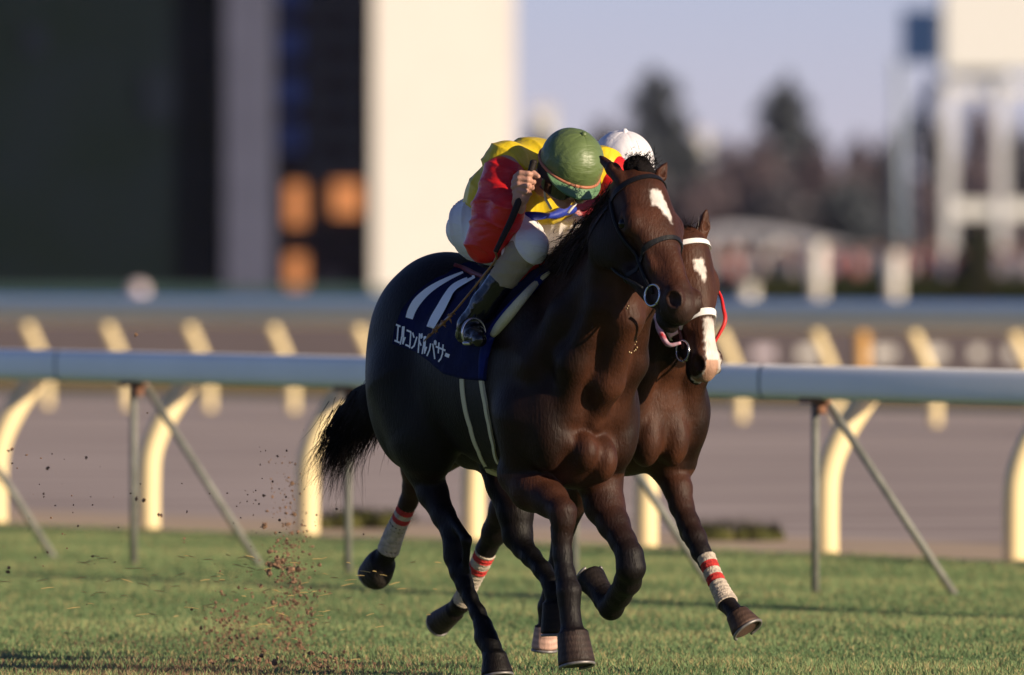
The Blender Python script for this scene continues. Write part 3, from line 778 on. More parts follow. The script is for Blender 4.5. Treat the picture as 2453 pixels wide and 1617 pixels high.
# ================================================================== riders
M_skin=mat("skin",(.50,.26,.19),rough=.5,spec=.4,var=.15,vscale=30,bump=.12,bscale=90)
M_yellow=mat("yellow_silk",(.72,.52,.015),rough=.42,spec=.4,var=.12,vscale=9,bump=.55,bscale=16,bstretch=(1,1,.35))
M_red=mat("red_silk",(.68,.016,.016),rough=.38,spec=.4,var=.15,vscale=9,bump=.6,bscale=15,bstretch=(.7,.7,1.5))
M_breech=mat("white_breeches",(.84,.80,.80),rough=.6,var=.06,vscale=8,bump=.6,bscale=18,bstretch=(.6,.6,1.4))
M_calf=mat("grey_gaiter",(.34,.28,.20),rough=.75,bump=.5,bscale=25)
M_sash=mat("blue_sash",(.015,.035,.30),rough=.5,bump=.3,bscale=20)
M_boot=mat("black_boot",(.006,.006,.008),rough=.18,spec=.6,bump=.3,bscale=22)
M_green=mat("green_cap_silk",(.125,.175,.062),rough=.40,spec=.4,var=.12,vscale=7,bump=.28,bscale=34,bstretch=(1.5,.25,1.5))
M_greenb=mat("green_brim",(.10,.20,.095),rough=.5,bump=.2)
M_salmon=mat("salmon_band",(.42,.15,.08),rough=.5)
M_goggle=mat("goggle_lens",(.02,.012,.01),rough=.08,spec=.8,coat=.5)
M_whitecap=mat("white_cap_silk",(.78,.75,.78),rough=.45,bump=.3,bscale=20)
M_whip=mat("whip_leather",(.02,.014,.012),rough=.6,spec=.2,bump=.2,bscale=200)
M_gold=mat("whip_flap",(.35,.17,.06),rough=.35,metal=.3,var=.5,vscale=60)
def zj(fr): return lambda x,y,w: fr.px(1050+x/3.3986,270+y/3.3986,w)
def helmet(root,c,cr_dir,fa_dir,r,m,m_brim,m_band,gog=True):
    """cap over a skull cap: dome, brim, band, button; axes: cr_dir to the crown, fa_dir to the face"""
    Cn=np.array(cr_dir,float); Cn/=np.linalg.norm(Cn); Fa=np.array(fa_dir,float); Fa=Fa-Cn*(Fa@Cn); Fa/=np.linalg.norm(Fa); S=np.cross(Cn,Fa)
    hp=empty("helmet"); hp.parent=root
    nu,nv=72,30; V=[];Fc=[]
    for j in range(nv+1):
        ph=(math.pi*.62)*j/nv
        for i in range(nu):
            th=2*math.pi*i/nu
            seam=abs(((th/(2*math.pi)*6+.5)%1)-.5)*60     # degrees/.. distance from a seam
            g=1-.012*math.exp(-(seam*math.sin(ph)/1.1)**2)
            pu=1+.018*math.sin(ph)*(0.5+0.5*math.cos(6*th+math.pi))
            rr=r*g*pu; rad=math.sin(ph)*(1.0 if ph<math.pi/2 else 1.0)
            p=Fa*(math.cos(th)*rad*rr*1.10)+S*(math.sin(th)*rad*rr*.96)+Cn*(math.cos(ph)*rr*.98)
            V.append(c+p)
    for j in range(nv):
        for i in range(nu): Fc.append((j*nu+i,(j+1)*nu+i,(j+1)*nu+(i+1)%nu,j*nu+(i+1)%nu))
    mesh_obj("cap_cover",V,Fc,m,hp)
    b=MB(); b.ball(c+Cn*r*.985,(.011,.011,.011)); b.build("button",m,hp)
    rim=lambda th,e=1.0,dz=0:c+Fa*(math.cos(th)*r*1.10*e)+S*(math.sin(th)*r*.96*e)-Cn*(r*.22-dz)
    b=MB(); b.tube([rim(t,1.0) for t in np.linspace(0,2*math.pi,49)],.0065,6); b.build("band",m_band,hp)
    b=MB(); A=np.linspace(-1.15,1.15,30)
    for off,flip in ((.0,0),(-.006,1)):
        R0=[rim(t,.99,off) for t in A]; R1=[rim(t,1.0+.30*math.cos(t/1.15*math.pi/2)**.7,off-.026*math.cos(t/1.15*math.pi/2)) for t in A]
        b.strip(R0,R1) if not flip else b.strip(R1,R0)
    b.strip([rim(t,1.0+.30*math.cos(t/1.15*math.pi/2)**.7,-.026*math.cos(t/1.15*math.pi/2)) for t in A],[rim(t,1.0+.30*math.cos(t/1.15*math.pi/2)**.7,-.006-.026*math.cos(t/1.15*math.pi/2)) for t in A])
    b.build("brim",m_brim,hp)
    # skull-cap shell under the cover, goggles and chin strap
    b=MB(); ring=lambda th,z,e: c+Fa*(math.cos(th)*r*1.02*e)+S*(math.sin(th)*r*.90*e)-Cn*z
    T=np.linspace(0.85,2*math.pi-.85,40)
    b.strip([ring(t,r*.20,1.04) for t in T],[ring(t,r*.62,.98) for t in T]); b.build("shell",M_black,hp)
    if gog:
        b=MB(); T=np.linspace(-1.25,1.25,30)
        zt=lambda t:r*.38; zb=lambda t:r*.90-.03*math.exp(-(t/.22)**2)
        b.strip([ring(t,zt(t),1.0) for t in T],[ring(t,zb(t),.96) for t in T])
        b.tube([ring(t,zt(t),.94) for t in T],.0035,6); b.tube([ring(t,zb(t),.94) for t in T],.0035,6); b.build("goggles",M_goggle,hp)
        for q in (-1,1):
            b=MB(); b.tube([ring(q*1.5,r*.25,.93),ring(q*1.4,r*.75,.80),ring(q*1.0,r*1.25,.66),ring(q*.5,r*1.45,.66)],.0055,6); b.build("chin_strap",M_white_strap,hp)
    return Cn,Fa,S
def face(B,c,Cn,Fa,S,r):
    R=(Fa,S,Cn); g=lambda f,s_,z:c+Fa*f+S*s_+Cn*z
    B.ell(g(.0,0,.0),(.098,.078,.10),.02,R); B.ell(g(.030,0,-.085),(.065,.058,.075),.03,R)
    B.ell(g(.070,0,-.145),(.026,.028,.020),.02,R)                       # chin
    B.cap(g(.092,0,-.045),g(.112,0,-.088),.009,.014,.014)                # nose
    for q in (-1,1):
        B.ell(g(.060,q*.040,-.085),(.03,.022,.025),.02,R); B.ell(g(.088,q*.032,-.052),(.012,.015,.010),.008,R,'-')
        B.ell(g(-.005,q*.078,-.065),(.018,.009,.030),.006,R)             # ear
    B.cap(g(.095,-.022,-.115),g(.095,.022,-.115),.007,.007,.006); B.cap(g(.104,-.022,-.1145),g(.104,.022,-.1145),.0022,.0022,.004,op='-')
    return g
def fingers(B,pts,r=.0088,k=.0035):
    for P in pts: B.chain([(p,r*(1.0-.07*i)) for i,p in enumerate(P)],k=k)

# ---- front rider
z=zj(f1)
rider1=empty("person",(f1.o[0],f1.o[1],0),ROT)
tag(rider1,"person in yellow silks, red sleeves and green cap crouched on the leading horse","person")
W2L=f1.dirl
J=Body()
hc=z(1088,395,-.045)
crn=W2L((.36,-.44,.82)); fac=W2L((.26,-.80,-.55))
Cn,Fa,S=helmet(rider1,hc,crn,fac,.124,M_green,M_greenb,M_salmon)
face(J,hc,Cn,Fa,S,.1)
shR=z(560,455,-.19); shL=np.array((.40,.19,1.93)); elR=z(372,1060,-.27); wrR=z(640,770,-.235)
pel=np.array((.00,0,1.70)); che=z(770,540,0)
hipR=np.array((.03,-.11,1.68)); hipL=np.array((.03,.11,1.68)); knR=z(750,1075,-.16); knL=np.array((.45,.17,1.645))
anR=f1.d(1090,755,-.30); anL=np.array((.22,.31,1.32))
elL=np.array((.56,.30,1.70)); wrL=np.array((.80,.14,1.72))
J.cap(pel,che,.105,.12,.05); J.cap(che,hc-Cn*.10,.07,.055,.05)
J.cap(shR,che,.06,.09,.05); J.cap(shL,che,.06,.09,.05)
J.chain([(shR,.055),(elR,.042),(wrR,.028)],k=.02); J.chain([(shL,.055),(elL,.042),(wrL,.028)],k=.02)
J.chain([(hipR,.085),(knR,.055)],k=.04); J.chain([(knR,.055),(anR,.04)],k=.03)
J.chain([(hipL,.085),(knL,.055)],k=.04); J.chain([(knL,.055),(anL,.04)],k=.03)
for a,q in ((anR,-1),(anL,1)): J.cap(a,a+np.array((.11,q*.02,-.05)),.028,.018,.02)
# right hand closed round the whip
HDp=f1.o[1]-.62
zd=lambda x,y,dd=0: f1.xyD(1050+x/3.3986,270+y/3.3986,HD0+dd)
HD0=(f1.c-.245)/(HN[0]*(1050+700/3.3986-CX)/F+HN[1])
J.ell(zd(690,600,.020),(.030,.030,.042),.01); J.chain([(wrR,.027),(zd(672,690,.015),.026),(zd(680,620,.018),.028)],k=.02)
fg=[[(632,522),(668,492),(735,497),(778,520)],[(618,562),(655,535),(730,545),(778,565)],[(614,605),(650,582),(722,595),(765,612)],[(622,648),(655,630),(715,643),(748,662)]]
for i,P in enumerate(fg):
    fingers(J,[[zd(P[0][0],P[0][1],.012),zd(P[1][0],P[1][1],-.006),zd(P[2][0],P[2][1],-.016),zd(P[3][0],P[3][1],.006)]],.0125 if i<3 else .011)
fingers(J,[[zd(690,560,.03),zd(745,500,.012),zd(775,490,-.004),zd(812,518,-.012)]],.012)
# left hand on the reins
J.ell(wrL+np.array((.04,-.01,0)),(.045,.02,.035),.01)
for i in range(4):
    b0=wrL+np.array((.075,-.005,.028-.018*i)); fingers(J,[[b0,b0+np.array((.025,-.015,-.004)),b0+np.array((.015,-.04,-.006)),b0+np.array((-.01,-.045,-.004))]],.009)
fingers(J,[[wrL+np.array((.02,-.01,.03)),wrL+np.array((.05,-.03,.045)),wrL+np.array((.075,-.04,.04))]],.010)
V,Q=J.mesh(.005); mesh_obj("body",V,Q,M_skin,rider1)
# clothing, each piece a little outside the body
T=Body(); T.cap(pel+np.array((.0,0,.03)),z(500,700,-.03),.10,.112,.05); T.cap(z(500,700,-.03),che,.112,.145,.06); T.cap(che,z(860,520,0.0),.12,.09,.05)
T.cap(z(560,430,-.165),che,.085,.13,.05); T.cap(shL,che,.088,.13,.05); T.cap(z(420,600,-.08),z(345,720,-.07),.055,.052,.06)
T.cap(z(560,430,-.165),z(540,520,-.19),.085,.07,.04)
T.cap(che,z(900,760,.02),.10,.06,.05); T.cap(z(700,780,-.08),z(1000,760,.10),.05,.05,.05)
V,Q=wrinkle(*T.mesh(.005),.009,34,(.6,.2,.8),1); mesh_obj("silk_shirt",V,Q,M_yellow,rider1)
Sl=Body(); Sl.chain([(z(532,510,-.205),.078),(z(448,790,-.245),.075),(z(395,1010,-.268),.064),(z(378,1080,-.272),.058)],k=.03)
Sl.chain([(z(375,1075,-.272),.062),(z(470,960,-.262),.064),(z(560,840,-.25),.050),(z(610,770,-.24),.034)],k=.04)
Sl.cap(z(520,600,-.23),z(560,780,-.25),.055,.05,.05)
V,Q=wrinkle(*Sl.mesh(.005),.010,34,(.5,.1,.85),2); mesh_obj("sleeve",V,Q,M_red,rider1)
Sl=Body(); Sl.chain([(shL+np.array((.02,.03,-.02)),.080),(elL,.068),(wrL,.036)],k=.04); V,Q=Sl.mesh(.007); mesh_obj("sleeve",V,Q,M_red,rider1)
Bq=Body()
Bq.ell(z(360,925,-.07),(.115,.13,.110),.05); Bq.cap(z(350,950,-.08),z(450,1030,-.10),.105,.10,.05); Bq.cap(z(350,930,.09),hipL,.105,.10,.05)
Bq.chain([(z(470,1000,-.12),.10),(z(640,1010,-.15),.088),(z(755,1080,-.165),.060)],k=.04)
Bq.chain([(z(755,1080,-.165),.060),(z(655,1165,-.19),.060)],k=.03)
Bq.chain([(hipL,.10),(knL*.5+hipL*.5,.09),(knL,.066)],k=.04); Bq.chain([(knL,.066),(knL*.65+anL*.35,.055)],k=.03)
V,Q=wrinkle(*Bq.mesh(.005),.012,44,(.9,.1,.5),3); mesh_obj("breeches",V,Q,M_breech,rider1)
for a,b_,q in ((z(680,1140,-.19),anR,-1),(knL*.7+anL*.3,anL,1)):
    g=Body(); m1=a*.66+b_*.34; 
    g.chain([(a,.063 if q<0 else .058),(m1,.054)],k=.02); V,Q=wrinkle(*g.mesh(.005),.005,60,(.2,.1,1),4); mesh_obj("gaiter",V,Q,M_calf,rider1)
    g=Body(); g.chain([(a*.62+b_*.38,.053),(a*.3+b_*.7,.050),(b_,.043)],k=.02)
    hl=b_+np.array((-.05,0,-.045)); toe=b_+np.array((.13,q*.03,-.055))
    g.chain([(b_,.042),(hl+np.array((.02,0,.01)),.034)],k=.02); g.chain([(hl+np.array((.02,0,.01)),.034),(b_+np.array((.06,q*.01,-.04)),.038),(toe,.028)],k=.02)
    V,Q=g.mesh(.006); mesh_obj("boot",V,Q,M_boot,rider1)
# sash at the waist of the shirt
b=MB(); C_=cr([z(640,850,-.14)+np.array((.03,0,0)),z(760,840,-.10)+np.array((.06,0,0)),z(880,835,-.03)+np.array((.05,0,0)),z(980,800,.03)+np.array((.04,0,0)),z(1080,785,.09)+np.array((.02,0,0))],6)
b.tube([c for c in C_],[.010+.010*abs(math.cos(i/len(C_)*4.2)) for i in range(len(C_))],8); b.build("sash",M_sash,rider1)
# the whip, held: a thing of its own
wh=empty("whip",tuple(f1.world(zd(700,600))),0); wl=wh.location.copy()
tag(wh,"dark riding whip with braided handle held upside down in the front rider's right hand","whip")
def wloc(p): return f1.world(p)-np.array(wl)
b=MB(); pts=[zd(775,405,.006),zd(745,500,.000),zd(700,600,.002),zd(655,720,-.004),zd(600,860,-.012),zd(540,985,-.02),zd(465,1135,-.03)]
C_=cr([tuple(wloc(p))+(r,) for p,r in zip(pts,(.0135,.0125,.012,.0135,.0130,.0115,.009))],6); b.tube([c[:3] for c in C_],[c[3] for c in C_],10); b.build("handle",M_whip,wh)
b=MB(); b.ball(wloc(pts[0]),(.0145,.0145,.012)); b.build("knob",M_whip,wh)
tipw=f1.d(985,792,-.42); mid=f1.d(1050,730,-.40)
b=MB(); C_=cr([wloc(pts[-1]),wloc(f1.d(1150,605,-.33)),wloc(f1.d(1100,670,-.37)),wloc(mid)],8)
b.tube(C_,.0045,6); b.build("shaft",M_gold,wh)
b=MB(); C_=cr([wloc(mid),wloc((mid+tipw)/2),wloc(tipw)],8); b.tube(C_,[.010-.006*i/len(C_) for i in range(len(C_))],6,.4)
for k in range(26):
    t=random.random()*.8; p=wloc(mid*(1-t)+tipw*t); dd=np.array([random.gauss(0,1) for _ in range(3)]); dd/=np.linalg.norm(dd)
    b.tube([p,p+dd*.012,p+dd*.02+np.array((0,0,-.008))],[.003,.004,.001],5)
b.build("flap",M_gold,wh)
# stirrup irons and leathers belong to the saddle
for a,q in ((anR,-1),(anL,1)):
    c0=a+np.array((.07,q*.02,-.06)); b=MB()
    b.tube([c0+np.array((0,.05*math.cos(t),.055*math.sin(t)+.03)) for t in np.linspace(-.6,math.pi+.6,20)],.005,6); b.tube([c0+np.array((0,-.045,-.008)),c0+np.array((0,.045,-.008))],.008,6)
    b.build("stirrup",M_steel,saddle)
    b=MB(); b.tube([c0+np.array((0,0,.085)),np.array((.18,q*.22,1.5))],.006,6); b.build("stirrup_leather",M_black,saddle)
# reins of the leading horse
tube_local("rein",[h1(.47,-.085,-.085),np.array((1.02,-.125,1.56)),np.array((.90,-.09,1.70)),wrL+np.array((.09,-.03,0))],.006,M_black,br1,6)
tube_local("rein",[h1(.49,.085,-.085),h1(.50,.14,-.2),np.array((.98,.18,1.55)),wrL+np.array((.09,-.03,0))],.006,M_black,br1,6)

# ---- second rider, mostly hidden
rider2=empty("person",(f2.o[0],f2.o[1],0),ROT)
tag(rider2,"person in a plain white cap, almost hidden behind the green capped rider","person")
J=Body(); q2=np.array((.0,0,0))
hc2=f2.px(1492,388,.0)
Cn,Fa,S=helmet(rider2,hc2,f2.dirl((.06,-.25,.96)),f2.dirl((.35,-.90,-.2)),.124,M_whitecap,M_whitecap,M_whitecap)
face(J,hc2,Cn,Fa,S,.1)
P2=dict(pel=np.array((-.25,0,1.62)),che=np.array((.15,0,1.78)),shR=np.array((.15,-.18,1.77)),shL=np.array((.15,.18,1.77)),elR=np.array((.30,-.26,1.56)),elL=np.array((.30,.26,1.56)),wrR=np.array((.52,-.10,1.58)),wrL=np.array((.52,.10,1.58)),
 hiR=np.array((-.2,-.1,1.58)),hiL=np.array((-.2,.1,1.58)),knR=np.array((.2,-.2,1.55)),knL=np.array((.2,.2,1.55)),anR=np.array((.0,-.3,1.25)),anL=np.array((.0,.3,1.25)))
J.cap(P2['pel'],P2['che'],.1,.11,.05); J.cap(P2['che'],hc2-Cn*.1,.07,.055,.05)
cl=Body(); bre=Body()
cl.cap(P2['pel'],P2['che'],.12,.135,.05)
for s_ in 'RL':
    J.cap(P2['sh'+s_],P2['che'],.06,.09,.05); J.chain([(P2['sh'+s_],.055),(P2['el'+s_],.042),(P2['wr'+s_],.028)],k=.02)
    J.chain([(P2['hi'+s_],.085),(P2['kn'+s_],.055),(P2['an'+s_],.04)],k=.03); J.cap(P2['an'+s_],P2['an'+s_]+np.array((.13,0,-.04)),.035,.025,.02)
    J.ell(P2['wr'+s_]+np.array((.04,0,0)),(.04,.018,.03),.01)
    for i in range(4):
        b0=P2['wr'+s_]+np.array((.07,0,.024-.016*i)); fingers(J,[[b0,b0+np.array((.022,-.012,0)),b0+np.array((.01,-.035,-.004))]],.008)
    cl.cap(P2['sh'+s_],P2['che'],.085,.12,.05); cl.chain([(P2['sh'+s_],.08),(P2['el'+s_],.062),(P2['wr'+s_],.036)],k=.03)
    bre.chain([(P2['hi'+s_],.105),(P2['kn'+s_],.068)],k=.03); bre.cap(P2['hi'+s_],P2['pel'],.1,.11,.05)
    g=Body(); g.chain([(P2['kn'+s_]*.8+P2['an'+s_]*.2,.055),(P2['an'+s_],.045)],k=.02); g.cap(P2['an'+s_],P2['an'+s_]+np.array((.14,0,-.045)),.042,.03,.02); V,Q=g.mesh(.008); mesh_obj("boot",V,Q,M_boot,rider2)
V,Q=J.mesh(.007); mesh_obj("body",V,Q,M_skin,rider2)
V,Q=cl.mesh(.009); mesh_obj("silk_shirt",V,Q,mat("dark_red_silk",(.28,.012,.02),rough=.45,bump=.4,bscale=15),rider2)
V,Q=bre.mesh(.009); mesh_obj("breeches",V,Q,M_breech,rider2)
saddle2=empty("saddle",(f2.o[0],f2.o[1],0),ROT); tag(saddle2,"black racing saddle of the second horse, hidden behind the front rider","saddle")
SB=Body(); SB.ell((-.02,0,1.50),(.20,.13,.035),.03)
for q in (-1,1): SB.ell((.05,q*.22,1.34),(.12,.035,.20),.03)
Vs,Qs=SB.mesh(.01); mesh_obj("seat",Vs,Qs,M_black,saddle2,True)
# ================================================================== ground
RD=np.array((0.490,-0.8717)); RN=np.array((0.8717,0.490))      # along the rails (towards the camera) and across, away from the horses
def tu(t,u,z=0): p=RD*t+RN*u; return (p[0],p[1],z)
def sheet(name,u0,u1,z,m,t0=-1500,t1=40,nu=1):
    b=MB(); 
    us=np.linspace(u0,u1,nu+1)
    for i in range(nu): b.add([tu(t0,us[i],z),tu(t1,us[i],z),tu(t1,us[i+1],z),tu(t0,us[i+1],z)],[(0,1,2,3)])
    o=b.build(name,m,None,False); tag(o,kind="structure"); return o
def ground_mat(name,stops,scale,stretch,rough=.9,bump=.3,band=None):
    m=bpy.data.materials.new(name); m.use_nodes=True; nt=m.node_tree; b=nt.nodes["Principled BSDF"]; b.inputs["Roughness"].default_value=rough
    b.inputs["Specular IOR Level"].default_value=.15
    tc=nt.nodes.new("ShaderNodeTexCoord"); mp=nt.nodes.new("ShaderNodeMapping"); mp.inputs["Rotation"].default_value=(0,0,ROT*-1+0.0); mp.inputs["Scale"].default_value=stretch
    mp.vector_type='POINT'
    n=nt.nodes.new("ShaderNodeTexNoise"); n.inputs["Scale"].default_value=scale; n.inputs["Detail"].default_value=5
    r=nt.nodes.new("ShaderNodeValToRGB")
    while len(r.color_ramp.elements)<len(stops): r.color_ramp.elements.new(.5)
    for e,(p,c) in zip(r.color_ramp.elements,stops): e.position=p; e.color=(*c,1)
    nt.links.new(tc.outputs["Object"],mp.inputs[0]); nt.links.new(mp.outputs[0],n.inputs["Vector"]); nt.links.new(n.outputs["Fac"],r.inputs[0]); nt.links.new(r.outputs[0],b.inputs["Base Color"])
    bp=nt.nodes.new("ShaderNodeBump"); bp.inputs["Strength"].default_value=bump; bp.inputs["Distance"].default_value=.03; nt.links.new(n.outputs["Fac"],bp.inputs["Height"]); nt.links.new(bp.outputs[0],b.inputs["Normal"])
    return m
G_turf=ground_mat("turf_soil",[(.3,(.10,.165,.055)),(.55,(.15,.225,.08)),(.75,(.21,.22,.09))],1.2,(1,1,1))
G_dirt=ground_mat("dirt_track",[(.36,(.30,.24,.21)),(.5,(.43,.35,.305)),(.64,(.52,.43,.38))],.55,(.45,1.6,1))
G_far=ground_mat("far_turf",[(.3,(.06,.13,.10)),(.6,(.085,.17,.13)),(.8,(.12,.17,.11))],.05,(1,1,1))
G_verge=ground_mat("dry_verge",[(.3,(.44,.33,.23)),(.6,(.52,.40,.28)),(.8,(.36,.30,.18))],2.0,(1,1,1))
G_yel=ground_mat("dry_grass",[(.3,(.30,.20,.04)),(.6,(.42,.28,.06)),(.8,(.22,.18,.05))],.6,(1,1,1))
G_dkg=ground_mat("dark_grass",[(.3,(.02,.03,.015)),(.6,(.04,.05,.02)),(.8,(.07,.07,.03))],.8,(1,1,1))
G_dirt2=ground_mat("brown_sand",[(.3,(.17,.125,.10)),(.6,(.24,.18,.145)),(.8,(.30,.24,.19))],.3,(1,1,1))
o=mesh_obj("ground",[(-850,-50,-.016),(850,-50,-.016),(850,1450,-.016),(-850,1450,-.016)],[(0,1,2,3)],G_far,None,False); tag(o,kind="structure")
sheet("turf_course",-10,38.3,0.0,G_turf)
sheet("sand_verge",38.3,40.9,-0.004,G_verge)
sheet("dirt_track",40.9,74.5,-0.006,G_dirt)
sheet("dark_grass_strip",74.5,79,-0.006,G_dkg)
sheet("infield_grass",79,93,-0.008,G_yel)
sheet("sand_path",93,190,-0.010,G_dirt2)

# ------------------------------------------------------------------ short mown grass, blade by blade where it can be seen
def blades(name,n,box,hr,wd,cols,m,seed,patch=True):
    g=np.random.default_rng(seed)
    (x0,x1,y0,y1)=box
    Y=y0+(y1-y0)*g.random(n)**1.0; X=(x0+(x1-x0)*g.random(n))*(Y/60)
    u=X*RN[0]+Y*RN[1]; keep=(u<38.45); X,Y,u=X[keep],Y[keep],u[keep]; n=len(X)
    # patches: slow noise from a few sines
    pn=np.sin(X*2.1+np.sin(Y*.9)*2)+np.sin(Y*1.7+X*1.3+1)+np.sin(X*5.3-Y*3.1)*.6+np.sin(Y*6.1+X*4.7)*.5+np.sin(X*11+Y*2)*.3
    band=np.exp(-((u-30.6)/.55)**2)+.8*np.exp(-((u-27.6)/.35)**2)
    H=hr[0]+(hr[1]-hr[0])*g.random(n); H*=np.clip(1+.16*pn,.5,1.6)
    A=g.random(n)*6.28; W=wd*(.6+.8*g.random(n))
    lean=g.normal(0,.45,(n,2))*H[:,None]
    dx=np.cos(A)*W; dy=np.sin(A)*W
    z0=np.full(n,-.004)
    V=np.empty((n,5,3),np.float32)
    V[:,0]=np.stack([X-dx,Y-dy,z0],1); V[:,1]=np.stack([X+dx,Y+dy,z0],1)
    V[:,2]=np.stack([X+dx*.7+lean[:,0]*.4,Y+dy*.7+lean[:,1]*.4,H*.6],1); V[:,3]=np.stack([X-dx*.7+lean[:,0]*.4,Y-dy*.7+lean[:,1]*.4,H*.6],1)
    V[:,4]=np.stack([X+lean[:,0],Y+lean[:,1],H],1)
    me=bpy.data.meshes.new(name); me.vertices.add(n*5); me.vertices.foreach_set("co",V.ravel())
    i0=np.arange(n)*5; L=np.stack([i0,i0+1,i0+2,i0+3,i0+3,i0+2,i0+4],1).astype(np.int32)
    me.loops.add(n*7); me.loops.foreach_set("vertex_index",L.ravel())
    me.polygons.add(n*2); ls=np.stack([np.arange(n)*7,np.arange(n)*7+4],1).astype(np.int32); me.polygons.foreach_set("loop_start",ls.ravel())
    me.polygons.foreach_set("loop_total",np.tile(np.array([4,3],np.int32),n)); me.update(calc_edges=True)
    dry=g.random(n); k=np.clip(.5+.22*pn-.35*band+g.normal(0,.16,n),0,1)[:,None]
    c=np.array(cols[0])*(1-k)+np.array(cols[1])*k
    c[dry<.13+.09*np.clip(pn,0,2)]=cols[2]
    # worn brown patch where the turf has been kicked out
    worn=np.exp(-(((X+1.2)/.95)**2+((Y-54.6)/1.8)**2))+.5*np.exp(-(((X+1.4)/.5)**2+((Y-58.5)/1.0)**2)); c=np.where((g.random(n)<worn*.6)[:,None],np.array(cols[3]),c)
    c4=np.ones((n,5,4),np.float32); c4[:,:,:3]=c[:,None,:]; 
    ca=me.color_attributes.new("col",'FLOAT_COLOR','POINT'); ca.data.foreach_set("color",c4.ravel())
    me.materials.append(m); o=bpy.data.objects.new(name,me); COL.objects.link(o); return o
M_grass=mat("grass_blades",(.1,.15,.05),rough=.65,spec=.25,attr=True)
def translucent(m,amt=.35):
    nt=m.node_tree; b=nt.nodes["Principled BSDF"]; out=[n for n in nt.nodes if n.type=='OUTPUT_MATERIAL'][0]
    t=nt.nodes.new("ShaderNodeBsdfTranslucent"); a=nt.nodes.new("ShaderNodeAttribute"); a.attribute_name="col"; nt.links.new(a.outputs["Color"],t.inputs[0])
    mx=nt.nodes.new("ShaderNodeMixShader"); mx.inputs[0].default_value=amt; nt.links.new(b.outputs[0],mx.inputs[1]); nt.links.new(t.outputs[0],mx.inputs[2]); nt.links.new(mx.outputs[0],out.inputs[0])
translucent(M_grass,.3)
GC=((.135,.215,.090),(.27,.355,.152),(.46,.38,.18),(.26,.16,.10))
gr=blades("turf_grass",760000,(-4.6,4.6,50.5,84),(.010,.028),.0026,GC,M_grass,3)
tag(gr,"short green racecourse grass with dry straw coloured blades","grass",kind="stuff")

# ================================================================== running rails
M_rail=mat("rail_white",(.97,.96,.94),rough=.60,metal=.45,spec=.3,var=.06,vscale=1.5)
M_postw=mat("post_cream",(.84,.68,.37),rough=.5,var=.08,vscale=4)
M_pole=mat("grey_steel_pole",(.22,.22,.19),rough=.6,var=.3,vscale=15)
M_joint=mat("rail_joint",(.30,.32,.34),rough=.5)
M_rust=mat("rusty_bracket",(.30,.14,.08),rough=.8,var=.4,vscale=40)
def P3(t,u,z): return np.array(tu(t,u,z))
def rail_tube(b,t0,t1,u,zc,h,w,n=2): # oval section rail
    b.tube([P3(t,u,zc) for t in np.linspace(t0,t1,n)],h/2,20,w/h,side=(0,0,1))
def t_on(x,U): a=(x-CX)/F; D=U/(a*RN[0]+RN[1]); return a*D*RD[0]+D*RD[1]
def to_t(x,D):  # t of the point under a photo column at distance D
    X=(x-CX)/F*D; return X*RD[0]+D*RD[1], X*RN[0]+D*RN[1]
U1=34.0; t_a=t_on(320,U1); t_b=t_on(1953,U1)
r1=empty("running_rail",tu(t_b,U1),0); tag(r1,"near white running rail on thin grey posts with slanting braces beside the turf","running rail")
off1=np.array(r1.location)
def PB(t,u,z): return P3(t,u,z)-off1
step=(t_b-t_a)/3
zr_=lambda t:1.0+.0035*(t_b-t)
seams=[to_t(x,70)[0] for x in ()]
b=MB()
joints=[t_b-.62+ k*2.02*1.0 for k in range(-14,10)]
b.tube([PB(t_b-28,U1,zr_(t_b-28)),PB(t_b+9,U1,zr_(t_b+9))],.080,32,.55,side=(0,0,1),sq=.62); b.build("rail",M_rail,r1)
for tj in [t_b-.45+k*3.6 for k in range(-7,3)]:
    b=MB(); b.tube([PB(tj-.012,U1,zr_(tj)),PB(tj+.012,U1,zr_(tj))],.0815,32,.56,side=(0,0,1),sq=.62); b.build("rail_joint",M_joint,r1)
for k in range(-9,4):
    t=t_b+step*k
    b=MB(); b.tube([PB(t,U1,0),PB(t,U1,zr_(t)-.07)],.020,10); b.build("post",M_pole,r1)
    b=MB(); foot=PB(t,U1,0)+np.array((.655,-.12,0)); b.tube([foot,PB(t,U1,zr_(t)-.08)+np.array((.05,0,0))],.019,10); b.build("brace",M_pole,r1)
    zz=zr_(t)-1.0; b=MB(); b.box((-.10,-.03,.90+zz),(.10,.03,.935+zz),(RD[0],RD[1],0),(RN[0],RN[1],0),PB(t,U1,0)); b.box((.02,-.02,.85+zz),(.07,.02,.90+zz),(RD[0],RD[1],0),(RN[0],RN[1],0),PB(t,U1,0)); b.build("bracket",M_rust,r1)
def goose_rail(name,label,U,t0,sp,k0,k1,lean,zr,rr,hr,zbend,rail_h,off_u,grp=None,railm=M_rail,rl=9):
    base=np.array(tu(t0,U)); r=empty(name,tuple(base),0); tag(r,label,"running rail")
    Q=lambda t,u,z:P3(t,u,z)-base
    b=MB(); b.tube([Q(t0+sp*(k0-rl),U+off_u,rail_h),Q(t0+sp*(k1+1),U+off_u,rail_h)],hr/2,20,.7,side=(0,0,1)); b.build("rail",railm,r)
    for k in range(k0,k1+1):
        t=t0+sp*k; C_=cr([Q(t,U,-.02),Q(t,U,zbend*.5),Q(t,U+lean*.06,zbend*.88),Q(t,U+lean*.38,zbend+(zr-zbend)*.36),Q(t,U+lean,zr)],8)
        b=MB(); b.tube(C_,rr,14); b.build("post",M_postw,r)
    return r
t_c=t_on(1980,38.9); t_d=t_on(356,38.9)
